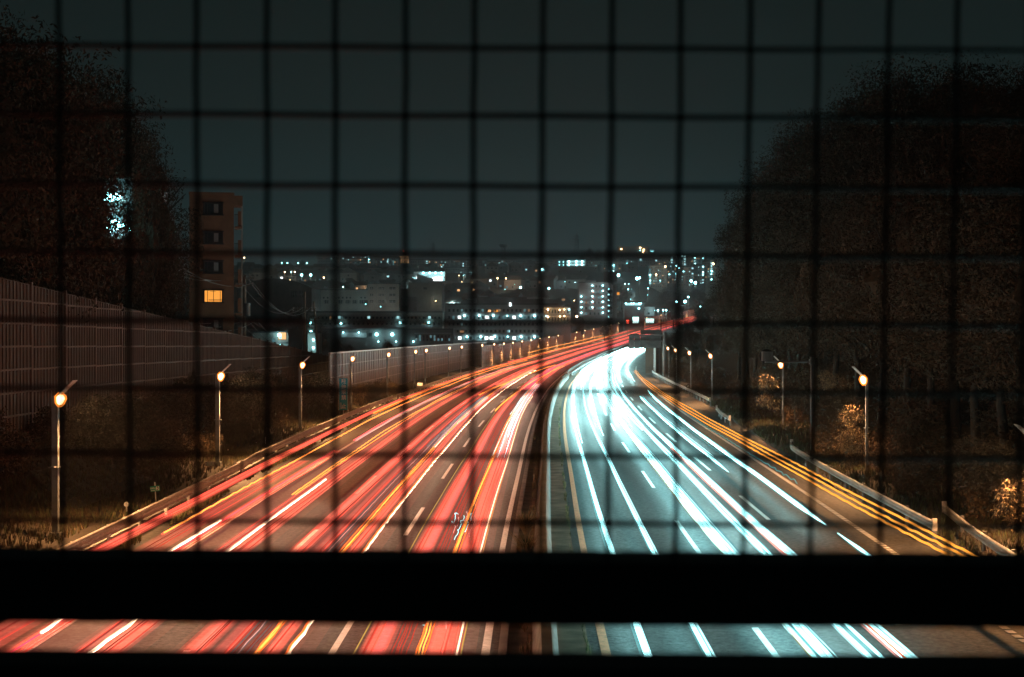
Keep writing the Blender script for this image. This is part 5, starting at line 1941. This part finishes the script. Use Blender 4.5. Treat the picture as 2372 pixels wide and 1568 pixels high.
P1 = utility_pole(341.5, 575, 108, .05, [(.5, 1.0), (1.3, 1.0)], "utility pole rising above the brown wall before the apartment tower", True)
P2 = utility_pole(567, 636, 158, .05, [(.4, 1.1), (1.2, .9), (5.2, 1.6)], "utility pole with a drooping cross arm right beside the apartment tower", True)
P3 = utility_pole(706, 676, 215, .1, [(2.6, 1.7), (3.0, 1.7), (9.5, 1.4)], "left of two utility poles behind the end of the brown wall")
P4 = utility_pole(727, 698, 218, -1.0, [(2.6, .9)], "leaning utility pole, right of the pair behind the end of the brown wall")
P5 = utility_pole(384, 700, 112, .0, [(.4, .9)], "short utility pole end showing just over the brown wall")


def cable(a, b, sag, label):
    pts = [a.lerp(b, f) - Vector((0, 0, sag * 4 * f * (1 - f))) for f in np.linspace(0, 1, 22)]
    mb = MB()
    mb.tube([p - pts[0] for p in pts], .018 + .0001 * pts[0].y, 5)
    tag(put("power_cable", mb.mesh("power_cable", mt_cable, True), None, pts[0]), label, "power cable", "power cables strung between the utility poles")


def tipp(pp, x, dz):
    return pp[1] + Vector((x, -.2, pp[2] - dz + .3))


P0 = (None, Vector((-27, 55, 8)), 9.5)
for i, (x, dz) in enumerate(((-1.0, .5), (0.1, .5), (1.0, 1.3), (0, 3.3), (.3, 4.0))):
    cable(P0[1] + Vector((x, 0, P0[2] + (6 if i < 3 else 3.2) - dz)), tipp(P1, min(1, x), dz), .8, "%s cable from the left edge down to the first utility pole" % ("topmost", "second", "third", "fourth", "lowest")[i])
for i, (x, dz) in enumerate(((-1.0, .4), (0, .4), (1.0, 1.2), (-1.0, 5.0), (0, 5.3), (1.0, 5.6))):
    cable(tipp(P1, max(-1, min(1, x)), .5 if i < 3 else 4.0 + .5 * (i - 3)), tipp(P2, x, dz), 1.3, "%s cable crossing in front of the apartment tower" % ("topmost", "second", "third", "fourth", "fifth", "lowest")[i])
for i, (x, dz) in enumerate(((-1.0, .4), (0.2, .4), (1.0, 1.2), (-.8, 5.2), (0.2, 5.2), (1.2, 5.2))):
    cable(tipp(P2, x, dz), tipp(P3, -1.5 + 1.2 * (i % 3), 2.7 if i < 3 else 9.5), 2.2 if i < 3 else 1.2, "%s cable sagging from the tower pole to the paired poles" % ("topmost", "second", "third", "fourth", "fifth", "lowest")[i])

# ------------------------------------------------------------------ thin night haze
hz = bpy.data.materials.new("haze")
hz.use_nodes = True
t = hz.node_tree
t.nodes.remove(t.nodes["Principled BSDF"])
pv = t.nodes.new("ShaderNodeVolumePrincipled")
pv.inputs["Color"].default_value = (.82, .92, .94, 1)
pv.inputs["Density"].default_value = .00026
pv.inputs["Anisotropy"].default_value = .72
t.links.new(pv.outputs[0], t.nodes["Material Output"].inputs["Volume"])
struct(MB().box((0, 2000, 67), (4400, 4200, 166)).build("haze", hz), "stuff")
